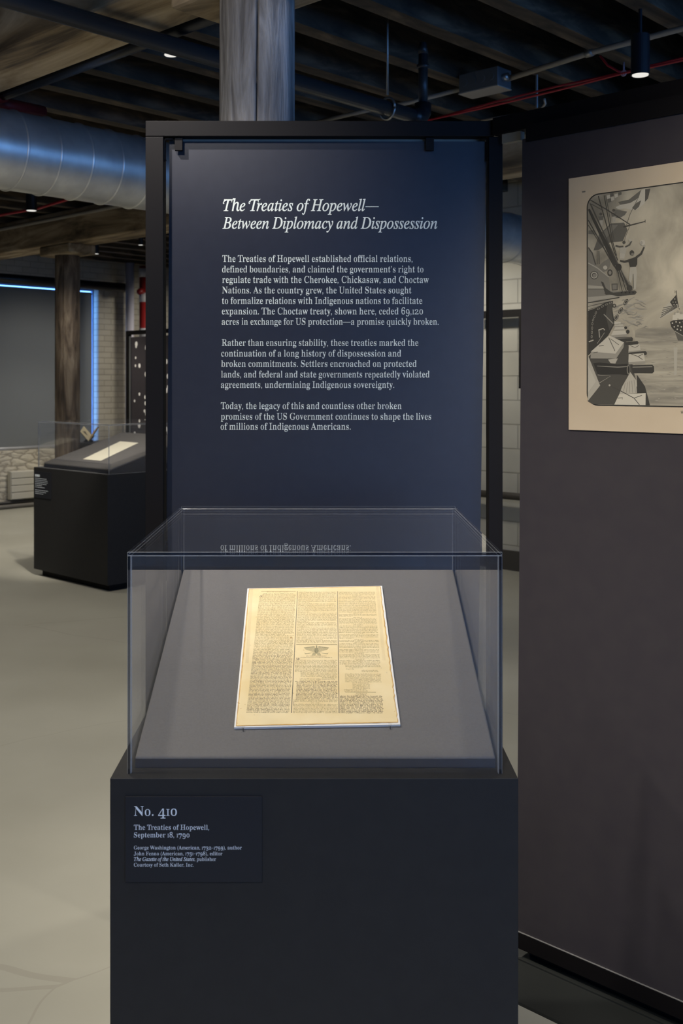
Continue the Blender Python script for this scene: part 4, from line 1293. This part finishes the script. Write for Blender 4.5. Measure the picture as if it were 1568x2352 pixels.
# ------------------------------------------------------------------ far plinth with its case
Bc = Vector((-1.623, 7.70, 0)); W2, D2 = 1.03, .86
def Q(x, y, z): return Bc + U * (x - W2) + V * y + Vector((0, 0, z))
def qbox(m, x0, x1, y0, y1, z0, z1):
    return m.hexa([Q(x0, y0, z0), Q(x1, y0, z0), Q(x1, y1, z0), Q(x0, y1, z0), Q(x0, y0, z1), Q(x1, y0, z1), Q(x1, y1, z1), Q(x0, y1, z1)])
p2 = thing('display_plinth', 'far charcoal plinth at left, standing turned before the brown post', 'plinth', Q(W2 / 2, D2 / 2, 0), TH)
m = MB(); qbox(m, 0, W2, 0, D2, .05, PZ); m.build('body', M_plinth, p2, bevel=.002)
m = MB(); qbox(m, .05, W2 - .05, .05, D2 - .05, 0, .05); m.build('toe_kick', M_black, p2)
b2 = thing('slanted_board', 'grey slanted board on the far plinth at left, carrying a cream sheet', 'board', Q(W2 / 2, D2 / 2, PZ), TH)
m = MB(); z0, z1 = PZ + .022, PZ + .24
v = [Q(.07, .05, PZ), Q(W2 - .04, .05, PZ), Q(W2 - .04, D2 - .05, PZ), Q(.07, D2 - .05, PZ), Q(.07, .05, z0), Q(W2 - .04, .05, z0), Q(W2 - .04, D2 - .05, z1), Q(.07, D2 - .05, z1)]
m.hexa(v); m.build('wedge', mat('dark_wedge', (0, 0, 0)), b2)
m = MB(); k = Vector((0, 0, .014)); m.slab([v[4] + Vector((0, 0, .001)), v[5] + Vector((0, 0, .001)), v[6] + Vector((0, 0, .001)), v[7] + Vector((0, 0, .001))], k); m.build('padded_top', M_fabric, b2, bevel=.004)
BN = (v[5] - v[4]).cross(v[7] - v[4]).normalized(); BP = v[4] + Vector((0, 0, .0165))
c = [hit(x, y, BP, BN) for x, y in ((190.5, 1055), (231, 1058.5), (317.5, 1017.5), (276, 1014))]
m = MB(); m.slab(c, BN * .002); tag(m.build('letter_sheet', mat('cream_sheet', (.83, .79, .64), .8), base=c[0]), 'long cream letter sheet lying on the far slanted board', 'letter')
c2 = thing('acrylic_cover', 'clear acrylic case over the cream letter on the far plinth', 'case', Q(W2 / 2, D2 / 2, PZ), TH)
zc = EYE.z - (968 - HY) / FPX * 8.3
def sheet2(name, x0, x1, y0, y1, z0_, z1_, thick):
    m = MB(); qbox(m, x0, x1, y0, y1, z0_, z1_)
    for i, ax in enumerate((2, 2, 1, 0, 1, 0)): m.m[i] = 0 if ax == thick else 1
    m.build(name, [M_acr, M_acr_edge, M_acr_line], c2, bevel=.001, bevmat=2, seg=1)
e = .03; t = .008
sheet2('top_sheet', e, W2 - e + .02, .02, D2 - .02, zc - t, zc, 2)
sheet2('front_sheet', e + t + .0005, W2 - e + .02 - t - .0005, .02, .02 + t, PZ + .0005, zc - t - .0005, 1)
sheet2('back_sheet', e + t + .0005, W2 - e + .02 - t - .0005, D2 - .02 - t, D2 - .02, PZ + .0005, zc - t - .0005, 1)
sheet2('side_sheet', e, e + t, .02, D2 - .02, PZ + .0005, zc - t - .0005, 0)
sheet2('side_sheet', W2 - e + .02 - t, W2 - e + .02, .02, D2 - .02, PZ + .0005, zc - t - .0005, 0)
l2 = thing('caption_label', 'small caption label on the upper left of the far plinth', 'label', Q(.12, 0, .7), TH)
m = MB(); qbox(m, .015, .26, -.004, -.0005, PZ - .24, PZ - .03); m.build('label_plate', mat('label_plate_grey', (0, 0, 0)), l2)
m = MB(); rn2 = random.Random(3)
for (z, x1, h, wd) in [(.055, .10, .018, 0)] + [(.085 + .014 * i, (.2, .21, .215, .2, .13, .17)[i], .0035, 0) for i in range(6)] + [(.178, .22, .0035, 0), (.192, .19, .0035, 0), (.206, .15, .0035, 0)]:
    x = .03
    while x < x1:
        w = rn2.uniform(.012, .03); m.poly([Q(x, -.0045, PZ - z - h), Q(min(x + w, x1), -.0045, PZ - z - h), Q(min(x + w, x1), -.0045, PZ - z), Q(x, -.0045, PZ - z)]); x += w + .004
m.build('caption_lines', M_letter2, l2)
# third plinth and open book behind
p3 = thing('display_plinth', 'farthest plinth behind the brown post, carrying an open book', 'plinth', AB(-7.65, 4.75, 0), TH)
m = MB(); m.abox(-8.0, -7.3, 4.4, 5.1, .05, PZ); m.build('body', M_plinth, p3, bevel=.003)
m = MB(); m.abox(-7.95, -7.35, 4.45, 5.05, 0, .05); m.build('toe_kick', M_black, p3)
bk = thing('open_book', 'small open book propped upright behind the far slanted board', 'book', at(204, 1016, 11.8))

yb = 11.75
def K(px, py, d=0): return at(px, py, yb + d)
m = MB(); m.slab([K(184, 991), K(203, 1013), K(210.5, 1001), K(192, 979)], Vector((.0, .03, -.005))); m.build('left_page', mat('book_page', (.80, .68, .42), .8), bk)
m = MB(); m.poly([K(190, 991, -.002), K(198, 998, -.002), K(201, 1000.5, -.002), K(196, 991, -.002)]); m.build('plate_image', mat('foxed_grey', (.18, .15, .10), .9), bk)
m = MB(); m.slab([K(203, 1013), K(212, 1002), K(225, 980), K(221, 983), K(211.5, 996)], Vector((.0, .05, -.005))); m.build('page_block', mat('page_block', (.62, .42, .18), .8), bk)
m = MB(); m.slab([K(183, 992, .03), K(202.5, 1015.5, .03), K(217, 1000, .03), K(203.5, 1012.5, .03)], Vector((0, .06, 0))); m.build('cover', mat('book_cover', (.05, .04, .035), .6), bk)
m = MB(); m.slab([K(199, 1007, .06), K(207, 1007, .06), K(212, 1015.6, .06), K(190, 1015.6, .06)], Vector((0, .06, 0))); tag(m.build('book_cradle', M_black, base=K(203, 1015.6, .06)), 'small dark cradle holding up the open book', 'cradle')
